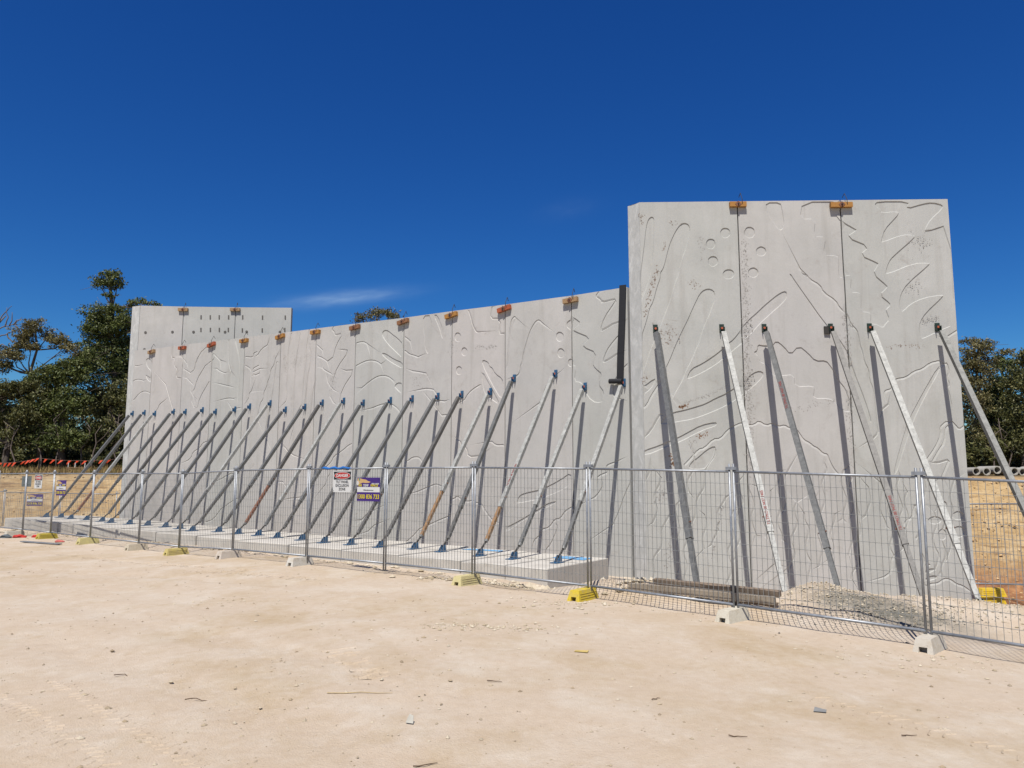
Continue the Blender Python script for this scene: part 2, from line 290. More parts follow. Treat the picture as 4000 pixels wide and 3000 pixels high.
TALL_LINES = [
'-0.02,3.43 0.08,3.52 0.17,3.71 0.35,3.98',
'0.42,3.25 0.38,3.23 0.17,2.86 -0.01,2.7',
'0.91,2.1 1.09,2.28 1.26,2.47 1.39,2.49 1.61,2.71 1.77,2.71 1.94,2.91 2.1,3.01 2.29,3.09 2.42,3.03 2.57,3.04 2.68,3.13 2.85,3.02 2.99,3.07 3.13,2.99 3.28,3.03 3.38,2.96 3.55,2.93 3.63,2.81 3.71,2.68 3.86,2.6 3.91,2.54 4.02,2.49 4.14,2.36 4.24,2.35 4.28,2.21 4.35,2.04 4.43,1.93',
'3.78,6.85 3.82,6.76 3.96,6.62 4.02,6.51 3.8,6.67 3.97,6.62 4.01,6.53 4.27,6.37 4.34,6.19 4.62,5.99 4.7,5.81 4.87,5.67 4.94,5.42 5.08,5.27 5.11,5.11 5.13,4.91 5.18,4.75 5.21,4.51 5.3,4.31 5.3,4.09 5.39,3.83 5.4,3.48 5.42,3 5.44,2.81 5.31,2.68',
'5.88,3.94 5.89,4.07 5.93,4.11 6.14,4.14 6.34,4.29 6.53,4.34 6.71,4.48 6.92,4.53',
'5.61,3.76 5.64,3.83 5.75,3.86',
'5.71,3.48 5.55,3.35 5.54,3.26',
'7.05,4.46 7.12,4.48 7.17,4.26 7.11,4.11 7.15,3.95 7.1,3.87 7.13,3.74 7.16,3.5',
'7.14,3.1 7.21,3.02 7.29,2.92 7.39,3',
'6.62,2.19 6.79,2.46 6.91,2.61 6.96,2.94 7.03,3',
'6.48,2.21 6.71,2.51 6.85,2.79 6.83,2.96 6.98,3.09',
'6.98,2.18 6.75,2.11 6.63,2.12',
'6.81,1.83 6.98,2.18',
'6.3,-0.63 6.39,-0.58 6.56,-0.57 6.67,-0.49 6.77,-0.46 6.89,-0.51 6.97,-0.58 7.13,-0.63 7.21,-0.69',
'7.1,5.07 7.39,5.25',
'7.4,7.07 7.28,7.1 7.39,7.3',
'5.89,0.75 5.92,0.82 6.07,0.9 6.11,1.09 6.21,1.2',
'5.37,-0.43 5.52,-0.33 5.54,-0.06 5.65,0.08',
'0.15,2.1 0.14,1.95 0.07,1.79 -0.03,1.64 -0.09,1.48 -0.09,1.33 -0.09,1.18 -0.18,1.02 -0.26,0.87 -0.31,0.72 -0.3,0.56 -0.29,0.41 -0.4,0.26',
'0.39,1.79 0.36,1.64 0.27,1.49 0.22,1.34 0.25,1.19 0.29,1.04 0.25,0.89 0.17,0.74',
'0.56,0.91 0.47,0.76 0.39,0.61 0.38,0.46 0.38,0.31 0.35,0.17 0.22,0.02 0.16,-0.13 0.17,-0.28 0.19,-0.43 0.11,-0.58',
'0.74,1.17 0.7,1.02 0.73,0.87 0.77,0.71 0.8,0.56 0.74,0.41 0.7,0.26 0.72,0.11 0.76,-0.04 0.77,-0.19 0.71,-0.34 0.68,-0.49',
'0.92,0.91 0.91,0.76 0.96,0.61 1,0.46 0.95,0.31 0.88,0.17 0.86,0.02 0.92,-0.13 0.93,-0.28 0.89,-0.43 0.84,-0.57',
'1.15,2.38 1.18,2.22 1.18,2.07 1.13,1.92 1.03,1.77 0.99,1.62 1.02,1.47',
'1.36,0.95 1.4,0.79 1.4,0.63 1.33,0.48 1.31,0.32 1.33,0.16',
'1.67,2.44 1.64,2.28 1.52,2.13 1.43,1.98 1.42,1.82 1.4,1.67 1.37,1.52 1.25,1.37 1.19,1.21 1.17,1.06 1.16,0.91 1.09,0.76 0.99,0.61',
'1.88,1.33 1.79,1.17 1.68,1.02 1.68,0.86 1.69,0.71 1.66,0.55 1.58,0.4 1.5,0.24',
'2.04,1.03 1.97,0.88 1.95,0.73 2,0.58 2.03,0.43 1.96,0.28 1.88,0.13 1.89,-0.02 1.94,-0.17 1.95,-0.32 1.91,-0.46 1.82,-0.61',
'2.21,1.73 2.17,1.57 2.21,1.41 2.27,1.25 2.2,1.09 2.13,0.94 2.12,0.78 2.17,0.62 2.19,0.46 2.14,0.3 2.04,0.14 2.06,-0.01',
'2.4,1.54 2.46,1.39 2.5,1.24 2.51,1.09 2.45,0.94 2.44,0.79 2.48,0.64 2.53,0.49',
'2.64,1.58 2.71,1.42 2.73,1.26 2.68,1.1 2.66,0.93 2.7,0.77 2.76,0.61 2.76,0.45',
'2.91,1.49 2.92,1.34 2.88,1.19 2.83,1.03 2.85,0.88 2.92,0.73 2.94,0.58 2.89,0.43 2.84,0.28 2.87,0.13 2.94,-0.01 2.94,-0.16',
'3.17,1.95 3.12,1.79 3.06,1.63 3.06,1.47 3.12,1.31 3.14,1.16 3.1,1 3.04,0.85 3.04,0.69 3.11,0.53 3.13,0.38',
'3.34,1.96 3.25,1.8 3.21,1.63 3.23,1.47 3.26,1.31 3.22,1.15 3.14,0.98',
'3.49,1.22 3.43,1.07 3.44,0.92 3.49,0.77 3.45,0.62 3.36,0.47 3.33,0.33 3.37,0.18 3.4,0.03 3.34,-0.11 3.26,-0.26',
'3.65,0.97 3.65,0.82 3.74,0.66 3.73,0.5 3.68,0.35 3.65,0.19 3.67,0.04 3.76,-0.12 3.74,-0.27 3.69,-0.42 3.66,-0.58',
'3.87,1.22 3.94,1.06 3.98,0.9 3.95,0.74 3.9,0.58 3.94,0.42 3.99,0.26 4.02,0.1 3.98,-0.06 3.94,-0.22',
'4.17,2.13 4.22,1.98 4.16,1.83 4.09,1.68 4.09,1.53 4.13,1.38 4.14,1.23 4.08,1.08 4.02,0.93 4.03,0.78 4.09,0.64 4.07,0.49 4.02,0.34',
'4.36,0.96 4.34,0.8 4.27,0.63 4.22,0.47 4.27,0.31 4.29,0.14 4.24,-0.02',
'4.61,1.96 4.55,1.8 4.52,1.64 4.58,1.48 4.63,1.32 4.62,1.17 4.56,1.01 4.53,0.85',
'4.78,1.76 4.7,1.6 4.72,1.44 4.77,1.28 4.77,1.12 4.72,0.96 4.67,0.8 4.7,0.65 4.73,0.49 4.72,0.33 4.66,0.17 4.61,0.02',
'4.9,0.98 4.88,0.83 4.91,0.68 4.91,0.53 4.84,0.38 4.76,0.24 4.74,0.09 4.8,-0.06 4.8,-0.21 4.69,-0.35 4.65,-0.5',
'5.14,1.58 5.16,1.42 5.18,1.25 5.12,1.09 5.05,0.92',
'5.41,1.7 5.47,1.53 5.44,1.36 5.41,1.19 5.38,1.02 5.46,0.85 5.51,0.68',
'5.63,1.41 5.64,1.26 5.57,1.11 5.55,0.95 5.61,0.8 5.64,0.65 5.65,0.5 5.59,0.35 5.55,0.2 5.62,0.05 5.67,-0.11 5.66,-0.25',
'5.88,1.83 5.82,1.68 5.78,1.53 5.82,1.38 5.87,1.22 5.9,1.07 5.83,0.92 5.81,0.77 5.83,0.62 5.9,0.47 5.91,0.32 5.84,0.17',
'6.02,1.46 5.96,1.3 5.95,1.14 6,0.99 6.01,0.83 5.96,0.67 5.89,0.52 5.91,0.36',
'6.17,1.17 6.18,1.01 6.23,0.86 6.29,0.7 6.23,0.55 6.2,0.4 6.2,0.24 6.26,0.09 6.31,-0.06 6.27,-0.21 6.22,-0.36 6.23,-0.51',
'6.42,1.84 6.43,1.68 6.45,1.52 6.41,1.36 6.33,1.2 6.28,1.04 6.3,0.88 6.3,0.72 6.27,0.56 6.16,0.4',
'6.6,1.01 6.63,0.85 6.64,0.69 6.57,0.52 6.53,0.36 6.57,0.2 6.65,0.04 6.61,-0.12 6.54,-0.29',
'6.85,0.96 6.86,0.8 6.78,0.63 6.72,0.47 6.74,0.31 6.8,0.15 6.8,-0.01 6.71,-0.17 6.67,-0.33',
'7.12,1.74 7.06,1.59 7.01,1.43 6.97,1.28 7.02,1.13 7.03,0.98 6.98,0.83 6.89,0.67 6.9,0.52 6.95,0.37 6.93,0.22 6.87,0.07 6.81,-0.08']
LONG_RECESS = [
'14.75,5.76 14.54,5.95 14.31,6.1 14.13,6.23 13.98,6.26 13.88,6.16 13.95,6.01 14.16,5.79 14.47,5.54 14.76,5.31',
'14.76,5.19 14.4,5.33 14.06,5.53 13.9,5.56 13.94,5.47 14.18,5.3 14.48,5.14 14.76,5.01',
'14.76,4.58 14.57,4.61 14.43,4.51 14.54,4.4 14.76,4.25',
'15.53,6.51 15.54,6.15 15.6,5.81 15.62,5.54 15.71,5.36 15.8,5.4 15.9,5.62 15.85,6.49',
'15.92,6.49 16.15,6.08 16.25,5.77 16.31,5.75 16.29,6.01 16.08,6.47',
'18.84,1.16 18.91,1.32 19.06,1.4 19.61,1.5 20.14,1.73 20.49,1.94 20.48,1.63 20.07,1.43 19.51,1.25 18.86,1.14',
'18.49,0.5 18.91,0.69 19.28,0.88 19.63,1.06 19.75,1.14 20.02,1.21 20.05,1.18 19.65,1 19.03,0.7 18.5,0.38',
'1.34,6.4 1.13,6.56 0.93,6.54 0.91,6.4 1.03,6.2 1.38,5.98',
'0.93,5.91 1.14,5.82 1.41,5.7 1.43,5.54 1.09,5.67',
'18.42,4.27 18.38,4.44 18.13,4.61 18.04,4.77 17.94,4.82 17.91,4.93 17.72,5.02 17.69,4.9 17.98,4.39 18.38,3.81',
'17.67,4.76 18.04,4.18 18.33,3.71 17.85,4.01 17.76,4.15 17.69,4.41',
'20.56,5.87 20.68,5.79 20.81,5.68 20.58,5.54 20.6,5.5 21.07,5.28 20.9,5.15 20.85,5.07 21.25,4.88 21.12,4.62 21.19,4.5 21.41,4.32 21.26,4.12 21.45,3.86 21.37,3.73 21.38,3.62 21.09,3.66 20.84,4.02 20.8,4.17 20.59,4.2 20.65,4.59 20.55,4.61',
'16.95,5.72 16.94,5.67 16.91,5.62 16.87,5.6 16.81,5.61 16.77,5.64 16.73,5.69 16.72,5.75 16.73,5.8 16.76,5.85 16.81,5.87 16.86,5.86 16.91,5.83 16.94,5.78',
'17.18,5.29 17.17,5.24 17.14,5.2 17.1,5.18 17.05,5.18 17.01,5.21 16.98,5.25 16.97,5.31 16.98,5.36 17.01,5.4 17.05,5.42 17.1,5.41 17.14,5.38 17.17,5.34',
'17,4.77 16.99,4.72 16.96,4.68 16.91,4.66 16.86,4.67 16.82,4.69 16.79,4.74 16.78,4.79 16.79,4.84 16.82,4.88 16.86,4.9 16.91,4.9 16.96,4.87 16.99,4.83',
'20.3,5.38 20.29,5.33 20.25,5.29 20.21,5.27 20.16,5.27 20.11,5.3 20.08,5.35 20.07,5.4 20.08,5.46 20.11,5.5 20.16,5.52 20.21,5.51 20.26,5.48 20.29,5.44',
'20.32,4.95 20.31,4.9 20.28,4.86 20.24,4.84 20.19,4.84 20.15,4.87 20.12,4.92 20.11,4.97 20.12,5.03 20.15,5.07 20.19,5.09 20.24,5.08 20.28,5.05 20.31,5.01',
'20.63,5.65 20.62,5.6 20.58,5.56 20.54,5.54 20.48,5.55 20.44,5.58 20.4,5.62 20.39,5.68 20.4,5.73 20.44,5.77 20.49,5.79 20.54,5.79 20.59,5.76 20.62,5.71',
'20.58,4.68 20.57,4.64 20.55,4.6 20.52,4.59 20.48,4.59 20.45,4.61 20.42,4.65 20.42,4.69 20.43,4.74 20.45,4.77 20.48,4.79 20.52,4.78 20.55,4.76 20.58,4.72']
LONG_LINES = [
'4.22,5.84 4.32,6.11 4.61,6.47',
'4.29,5.1 4.43,5.44 4.91,5.94',
'4.55,4.4 4.64,4.73 5.19,5.32',
'3.36,6.43 3.53,6.31 3.75,6.13',
'3.59,5.93 4,5.75',
'3.81,5.56 4.15,5.34',
'4.09,5.05 4.31,4.82',
'4.18,4.66 4.35,4.44',
'5.19,6.05 5.38,6.12',
'4.8,6.57 5.02,6.67',
'5.42,6.34 5.8,6.08',
'5.63,5.78 5.83,5.67 6.11,5.58',
'6.46,5.59 6.34,5.84 6.29,6.18 6.25,6.72',
'6.68,6.68 6.97,6.01 7,5.51',
'6.94,5.29 6.96,4.63',
'5.95,5.18 6.42,5.08',
'6.27,4.64 6.48,4.64 6.7,4.61',
'6.64,4.25 7.06,4.26',
'7.3,6.06 7.69,6 7.71,6.14 7.91,6.18',
'7.94,6.06 8.16,6.26 8.45,6.36',
'7.35,5.73 7.64,5.59 7.64,5.24',
'7.77,5.62 8.04,5.69',
'7.78,5.49 8.1,5.57',
'7.86,5.36 8.08,5.41',
'7.56,4.59 7.57,4.75 7.67,4.8',
'8.06,3.83 8.18,4.36 8.34,4.48 8.35,4.7 8.51,4.92 8.53,5.07 8.64,5.22 8.68,5.48 8.84,5.62 8.9,5.84',
'8.47,3.27 8.81,4.48 8.95,5.71 9.03,5.72',
'9.53,4.35 9.55,4.5 9.51,4.75 9.54,5.09 9.53,5.69 9.54,5.94 9.67,6.62',
'9.93,3.38 9.9,4.48 9.92,4.97 9.94,5.47 9.99,5.84 10.06,6.14 10.11,6.54',
'10.32,4.18 10.34,4.73 10.39,5.18 10.45,5.64 10.44,5.95 10.51,6.34 10.56,6.65',
'10.46,4.2 10.53,4.62 10.57,5.11 10.67,5.47 10.67,5.9',
'10.71,3.65 10.78,4 10.84,4.6 10.96,4.96',
'11.02,6.09 11.26,5.92',
'11.05,5.74 11.28,5.66 11.5,5.53',
'11.29,5.34 11.38,5.26 11.67,5.13',
'11.55,4.87 11.66,4.73 11.82,4.6',
'11.68,4.39 11.85,4.18',
'11.75,5.64 11.87,5.99 12.15,6.34 11.81,6.3 11.76,6.45 11.65,6.5 11.71,6.61',
'11.8,4.93 11.94,5.27 12.46,5.76 12.17,5.8',
'12.07,4.05 12.18,4.55 12.73,5.12 12.36,5.12',
'12.8,5.99 12.98,6.01 13.14,5.99 13.26,5.93',
'12.8,5.27 13.12,5.37 13.4,5.4 13.68,5.35 13.87,5.24',
'13.07,4.56 13.42,4.75 13.73,4.87 13.98,4.88 14.19,4.83 14.37,4.72',
'13.56,3.92 13.83,3.99 14.1,4.02 14.29,4.02 14.59,3.86 14.76,3.66',
'14.8,5.98 14.91,5.93 15.06,5.81',
'14.86,5.55 15.03,5.43 15.21,5.38 15.36,5.32',
'15.17,4.92 15.44,4.87 15.69,4.81',
'15.52,4.36 15.73,4.37 15.97,4.32',
'15.91,3.97 16.08,3.97 16.22,3.99 16.39,3.96',
'16.28,3.57 16.56,3.57',
'17.54,5.78 17.46,5.81 17.33,6.05 17.29,6.21 17.18,6.49',
'18.43,5.64 18.25,5.66 18.3,6.07 17.95,6.11 18.01,6.46',
'17.09,3.96 17.22,4.13 17.41,4.25 17.6,4.33',
'18.51,4.77 18.57,5.43 18.63,5.91 18.69,6.05 18.78,6.11 18.82,6.06',
'18.89,4.52 18.94,4.6 18.95,4.73 19,4.82 19.04,5.03 19.1,5.22 19.17,5.41 19.25,5.62 19.35,5.78 19.46,5.9 19.56,5.92 19.65,5.83',
'19.55,3.73 19.65,3.89 19.72,4.08 19.87,4.28 19.94,4.34',
'22.11,5.54 21.79,5.56 21.43,5.4 21.34,5.41 21.46,5.74 21.78,6.11 21.76,6.14 21.38,6.1 21.38,6.18 21.22,6.3 21.31,6.41',
'21.82,4.77 21.47,4.6 21.41,4.63 21.45,4.77 21.58,5 21.89,5.29',
'21.76,3.7 21.67,3.79 21.7,4.1 21.84,4.32',
'22.01,4.48 22.14,4.58',
'19.65,0.53 19.82,0.56 20.01,0.79 20.15,0.79 20.3,0.99 20.5,1.09',
'19.31,0.05 19.36,0.22 19.53,0.35',
'19.69,-0.11 19.74,0.04 19.86,0.14 20.05,0.51 20.03,0.61',
'21.21,1.81 21.29,1.87 21.47,1.93',
'21.47,2.08 21.51,2.12 21.71,2.18',
'21.14,1.34 21.28,1.48 21.33,1.58',
'21.62,0.7 21.8,1.05 21.93,1.39 22.13,1.75',
'15.04,2.31 15.2,2.4 15.42,2.41 15.52,2.35',
'15.44,1.43 15.88,1.58 16.09,1.64 16.22,1.61',
'15.87,0.51 16.27,0.66 16.57,0.76',
'14.92,-0.06 15.25,0.15 15.49,0.37',
'16.63,1.23 16.76,1.24 16.87,1.32 17.05,1.2 17.24,1.17 17.4,1.21',
'17.51,1.15 17.71,1.12 17.81,0.96 17.99,0.77 18.08,0.7',
'17.64,2.37 17.23,2.34 17.16,2.62 16.99,2.65 16.94,2.78',
'18.04,2.78 18.17,2.68 18.42,2.68',
'4.14,2.47 4.33,2.58 4.38,2.75 4.85,2.93 4.98,3.08 5.26,3.14',
'11.6,2.17 11.81,2.31 11.92,2.49 12.29,2.65 12.57,2.82 12.75,2.87',
'6.24,1.8 6.65,1.96 6.91,1.98',
'6.62,0.9 7.03,1.08 7.23,1.14',
'5.43,0.26 5.86,0.37 6.27,0.74',
'9.26,1.71 9.54,1.69',
'9.96,1.16 10.34,1.19',
'11.58,1.62 11.66,1.85 11.74,1.91',
'13.21,0.57 13.43,0.75',
'13.49,0.24 13.73,0.42',
'10,2.52 9.72,2.65 9.55,2.8',
'-0.1,6.33 0.07,6.35 0.28,6.32',
'-0.06,5.64 0.13,5.76 0.47,5.77 0.82,5.69',
'0.19,4.95 0.54,5.19 0.93,5.27 1.34,5.16',
'3.35,5.56 3.07,5.6 3.1,5.99 2.91,6.02 2.94,6.38 2.65,6.41 2.68,6.84',
'1.93,4.49 2.04,4.66 2.31,4.77',
'2.94,4.43 2.38,5.4',
'4.25,5.86 4.31,6.17 4.61,6.48',
'4.34,5.12 4.46,5.5 4.83,5.85']
TALL_STAINS = [
('b', 0.03, 70, 0.025, '0.06,5.63 0.16,5.99 0.27,6.4 0.42,6.79 0.44,6.88'),
('b', 0.02, 14, 0.02, '0.63,7.5 0.55,7.2'),
('b', 0.13, 60, 0.025, '0.54,5.18 0.67,5.22'),
('b', 0.07, 18, 0.02, '1.2,6.42 1.34,6.39'),
('b', 0.05, 12, 0.02, '0.73,7.94 0.87,7.91'),
('g', 0.05, 22, 0.02, '1.46,7.56 1.48,7.03'),
('r', 0.02, 26, 0.03, '0.82,3.45 1.03,3.48'),
('g', 0.02, 60, 0.02, '0.84,3.5 1.45,3.69 1.94,3.93'),
('r', 0.04, 18, 0.025, '1.27,2.74 1.45,2.82'),
('g', 0.05, 14, 0.02, '1.07,2.58 1.14,2.62'),
('r', 0.07, 26, 0.035, '0.65,2.1 0.72,2.26'),
('b', 0.05, 18, 0.02, '0.04,4.09 0.09,4.16'),
('g', 0.055, 220, 0.022, '2.5,7.44 2.49,4.92'),
('g', 0.06, 320, 0.022, '2.46,4.88 2.47,1.93'),
('g', 0.06, 80, 0.02, '4.84,5.63 4.84,4.91'),
('g', 0.06, 140, 0.02, '4.82,5.07 4.77,1.93'),
('g', 0.04, 40, 0.018, '6.61,5.46 6.74,5.51 6.98,5.57'),
('g', 0.14, 46, 0.018, '6.63,7.49 6.75,7.4'),
('g', 0.1, 30, 0.018, '6.36,6.29 6.46,6.2'),
('b', 0.03, 46, 0.018, '5.73,4.85 6.27,4.91 6.59,4.86'),
('g', 0.05, 40, 0.02, '3.54,3.4 4.46,3.61'),
('b', 0.04, 30, 0.02, '0.02,8.18 0.04,7.95'),
('g', 0.06, 60, 0.02, '0.31,1.22 0.4,1.5'),
('g', 0.05, 50, 0.02, '0.46,-0.35 0.64,0.99'),
('g', 0.03, 50, 0.02, '1.46,-0.08 1.76,1.12')]
LONG_STAINS = [
('g', 0.03, 46, 0.02, '17.46,5.38 17.85,5.34 18.25,5.33'),
('g', 0.14, 40, 0.02, '15.19,4.65 15.45,4.52'),
('g', 0.12, 60, 0.02, '9.61,5.56 10.29,5.75'),
('g', 0.1, 40, 0.02, '11.86,5.07 11.75,4.63'),
('b', 0.05, 24, 0.02, '9.4,5.89 9.53,5.25'),
('g', 0.1, 40, 0.02, '16.67,5.75 16.64,5.22'),
('g', 0.12, 40, 0.02, '15.55,1.02 16.07,0.67'),
('g', 0.1, 30, 0.02, '12.14,0.35 12.93,0.66')]

# ------------------------------------------------------------------ materials
def mat_ground():
    n = N('pale_limestone_ground', .95); p = n.pos(src='World')
    big = n.noise(p, .3, 6, .65, .15); mid = n.noise(n.pos((1, .8, 1), 'World'), 1.1, 9, .72, .15); fin = n.noise(p, 9, 6, .7); grit = n.noise(p, 60, 3, .7)
    c = n.ramp(big, [(.30, lin('#cdb89b')), (.5, lin('#d6c3ae')), (.7, lin('#dbcbb9'))])
    c = n.mix(n.ramp(mid, [(.47, 0.), (.68, .65)]), c, lin('#e9e1d5'))
    c = n.mix(n.ramp(n.noise(n.pos((1, .7, 1), 'World'), .5, 9, .7, .2), [(.5, 0.), (.64, .7)]), c, lin('#bfa67e'))
    c = n.mix(.28, c, n.ramp(fin, [(.3, lin('#b5a283')), (.7, lin('#e0d6c4'))]), 'MIX')
    sp = n.t.nodes.new('ShaderNodeTexVoronoi'); sp.inputs['Scale'].default_value = 7; n.link(p, sp.inputs['Vector'])
    speck = n.math('MULTIPLY', n.ramp(sp.outputs['Distance'], [(.03, 1.), (.10, 0.)]), n.ramp(n.noise(p, 1.4, 3), [(.5, 0.), (.62, .75)]))
    c = n.mix(speck, c, lin('#8f7d62'))
    soil = n.ramp(n.noise(n.pos((1, 1, 2.2), 'World'), .8, 7, .65, .6), [(.3, lin('#a5875a')), (.5, lin('#c6a97a')), (.68, lin('#d9c29a'))])
    soil = n.mix(n.ramp(n.noise(n.pos((.6, .6, 5), 'World'), 1.6, 5), [(.56, 0.), (.66, .75)]), soil, lin('#7d5c36'))  # dark bands paint in the shade below ledges of the cut bank
    soil = n.mix(n.ramp(n.noise(n.pos((1, 1, 3), 'World'), 6, 7, .75), [(.5, 0.), (.66, .6)]), soil, lin('#8a6b42'))
    c = n.mix(n.attr('soil'), c, soil)
    c = n.mix(n.attr('red'), c, n.ramp(n.noise(p, 5, 5), [(.35, lin('#80502f')), (.65, lin('#bd8a5c'))]))
    g = n.ramp(n.noise(p, 26, 5, .8), [(.35, lin('#55544b')), (.65, lin('#87857a'))])
    c = n.mix(n.math('MULTIPLY', n.attr('grey'), n.ramp(n.noise(p, 7, 5), [(.3, .6), (.55, 1.)])), c, g)
    gr = n.ramp(n.noise(p, 3, 6), [(.35, lin('#5b4a2f')), (.55, lin('#85704a')), (.7, lin('#6d6a38'))])
    c = n.mix(n.attr('grass'), c, gr)
    n.color(n.mix(1., c, (.775, .755, .72), 'MULTIPLY'))
    h = n.mix(.5, n.mix(.35, n.noise(p, 14, 7, .7), n.noise(n.pos((1, .5, 1), 'World'), 4, 6, .7, .6)), grit)
    n.bump(n.mix(n.attr('soil'), n.math('MULTIPLY', h, .45), n.noise(n.pos((1, 1, 1.8), 'World'), 3.2, 9, .75)), .8, .06); return n.m
def mat_concrete():
    n = N('tilt_panel_concrete', .85); n.k = .86; p = n.pos(src='World')
    c = n.ramp(n.noise(p, .7, 6, .6, .4), [(.28, lin('#bebbb6')), (.5, lin('#cac6c0')), (.72, lin('#d6d1cc'))])
    c = n.mix(n.ramp(n.noise(p, .33, 5, .6, .3), [(.42, 0.), (.62, .55)]), c, lin('#cbc6c2'))
    c = n.mix(n.ramp(n.noise(n.pos((1, 1, .6), 'World'), 2.6, 9, .72, .4), [(.5, 0.), (.7, .35)]), c, lin('#b3afa7'))
    c = n.mix(1., c, n.objcol(), 'MULTIPLY')
    vp = n.t.nodes.new('ShaderNodeTexVoronoi'); vp.inputs['Scale'].default_value = 16; n.link(p, vp.inputs['Vector'])
    c = n.mix(n.math('MULTIPLY', n.ramp(vp.outputs['Distance'], [(.05, 1.), (.13, 0.)]), n.ramp(n.noise(p, 2.2, 3), [(.52, 0.), (.62, .5)])), c, lin('#77726c'))
    streak = n.ramp(n.noise(n.pos((5, 5, .35), 'World'), 1.0, 6, .6, .3), [(.54, 0.), (.72, .42)])
    c = n.mix(streak, c, lin('#aaa49b'))
    blot = n.math('MULTIPLY', n.ramp(n.noise(p, 1.7, 8, .7, 1.2), [(.56, 0.), (.68, .6)]), n.ramp(n.noise(p, 7, 6, .75), [(.42, 0.), (.62, 1.)]))
    c = n.mix(blot, c, lin('#a79d94'))
    spot = n.math('MULTIPLY', n.ramp(n.noise(n.pos((3, 3, 1.6), 'World', (0, .5, 0)), 3.4, 5, .7), [(.70, 0.), (.74, .75)]), n.ramp(n.noise(p, .5, 2), [(.5, 0.), (.6, 1.)]))
    c = n.mix(spot, c, lin('#8a7c70'))
    c = n.mix(.12, c, n.ramp(n.noise(p, 38, 4, .7), [(.3, lin('#8e8a84')), (.7, lin('#e6e3de'))]))
    n.color(n.mix(1., c, (.72, .735, .735), 'MULTIPLY')); n.bump(n.mix(.5, n.noise(p, 6, 6, .7), n.noise(p, 40, 4, .7)), .10, .02); return n.m
def mat_rough_concrete():
    n = N('hand_finished_concrete', .9); p = n.pos(src='World')
    c = n.ramp(n.noise(n.pos((3, 3, 1.4), 'World'), 2.0, 8, .75, .7), [(.3, lin('#a3a4a0')), (.5, lin('#b2b2ae')), (.66, lin('#c6c6c2'))])
    n.color(c); n.bump(n.noise(n.pos((1.5, 1.5, 1), 'World'), 9, 7, .75), .22, .02); return n.m
def mat_slab():
    n = N('footing_concrete', .88); p = n.pos(src='World')
    c = n.ramp(n.noise(p, 1.6, 7, .65, .5), [(.3, lin('#b0aaa0')), (.6, lin('#c2bdb3')), (.8, lin('#cac5bb'))])
    c = n.mix(n.ramp(n.noise(p, 5, 6, .7), [(.6, 0.), (.7, .5)]), c, lin('#a79c88'))
    n.color(c); n.bump(n.noise(p, 25, 5, .7), .25, .02); return n.m
def mat_galv(key, a, b, rough=.5, metal=.55):
    if key in MATS: return MATS[key]
    n = N(key, rough, metal); p = n.pos(src='World')
    c = n.ramp(n.noise(p, 11, 6, .7, .5), [(.3, lin(a)), (.7, lin(b))])
    c = n.mix(n.ramp(n.noise(p, 4.2, 7, .75), [(.6, 0.), (.72, .55)]), c, lin('#6d6862'))
    n.color(c); n.bump(n.noise(p, 60, 3), .08, .005); MATS[key] = n.m; return n.m
def mat_timber(key, a, b, rot=0):
    if key in MATS: return MATS[key]
    n = N(key, .85); 
    c = n.ramp(n.noise(n.pos((1, 1, 9), 'Generated'), 5, 6, .65, .5), [(.3, lin(a)), (.7, lin(b))])
    n.color(c); n.bump(n.noise(n.pos((1, 1, 9), 'Generated'), 14, 5), .3, .01); MATS[key] = n.m; return n.m
def mat_leaf(key, cols):
    n = N(key, .55); n.k = 1
    c = n.ramp(n.island(), [(i/(len(cols)-1), lin(h)) for i, h in enumerate(cols)])
    n.color(c); n.b.inputs['Specular IOR Level'].default_value = .35
    tr = n.t.nodes.new('ShaderNodeBsdfTranslucent'); n.link(c, tr.inputs['Color'])
    ms = n.t.nodes.new('ShaderNodeMixShader'); ms.inputs[0].default_value = .22
    out = n.t.nodes['Material Output']; n.link(n.b.outputs[0], ms.inputs[1]); n.link(tr.outputs[0], ms.inputs[2]); n.link(ms.outputs[0], out.inputs[0])
    return n.m
M_GROUND, M_CON, M_ROUGH, M_SLAB = mat_ground(), mat_concrete(), mat_rough_concrete(), mat_slab()
M_GALV = mat_galv('galvanised_fence_steel', '#808387', '#a3a7ab', .45, .45)
M_WIRE = mat_galv('galvanised_wire', '#7f807e', '#9b9c99', .5, .3)
M_BRACE = [mat_galv('brace_steel_mid', '#585957', '#7b7b78', .55, .25), mat_galv('brace_steel_dark', '#504e4b', '#6e6c68', .6, .25), mat_galv('brace_steel_pale', '#7c7c77', '#b2b2ac', .65, .12)]
M_BRACE.append(mat_galv('brace_steel_light', '#64645f', '#90908a', .65, .15))
M_RUST = mat_galv('rusted_steel', '#5a3a2c', '#8a5a40', .8, .1)
M_BLUE = plain('blue_painted_steel', '#34678f', .5, .1); M_GREEN = plain('dark_green_painted_steel', '#243a2e', .5, .1)
M_BLACK = plain('black_rubber', '#17181d', .8); M_ORANGEBOLT = plain('orange_bolt', '#c0603c', .6)
M_DARK = plain('dark_recess', '#3a3733', .9)

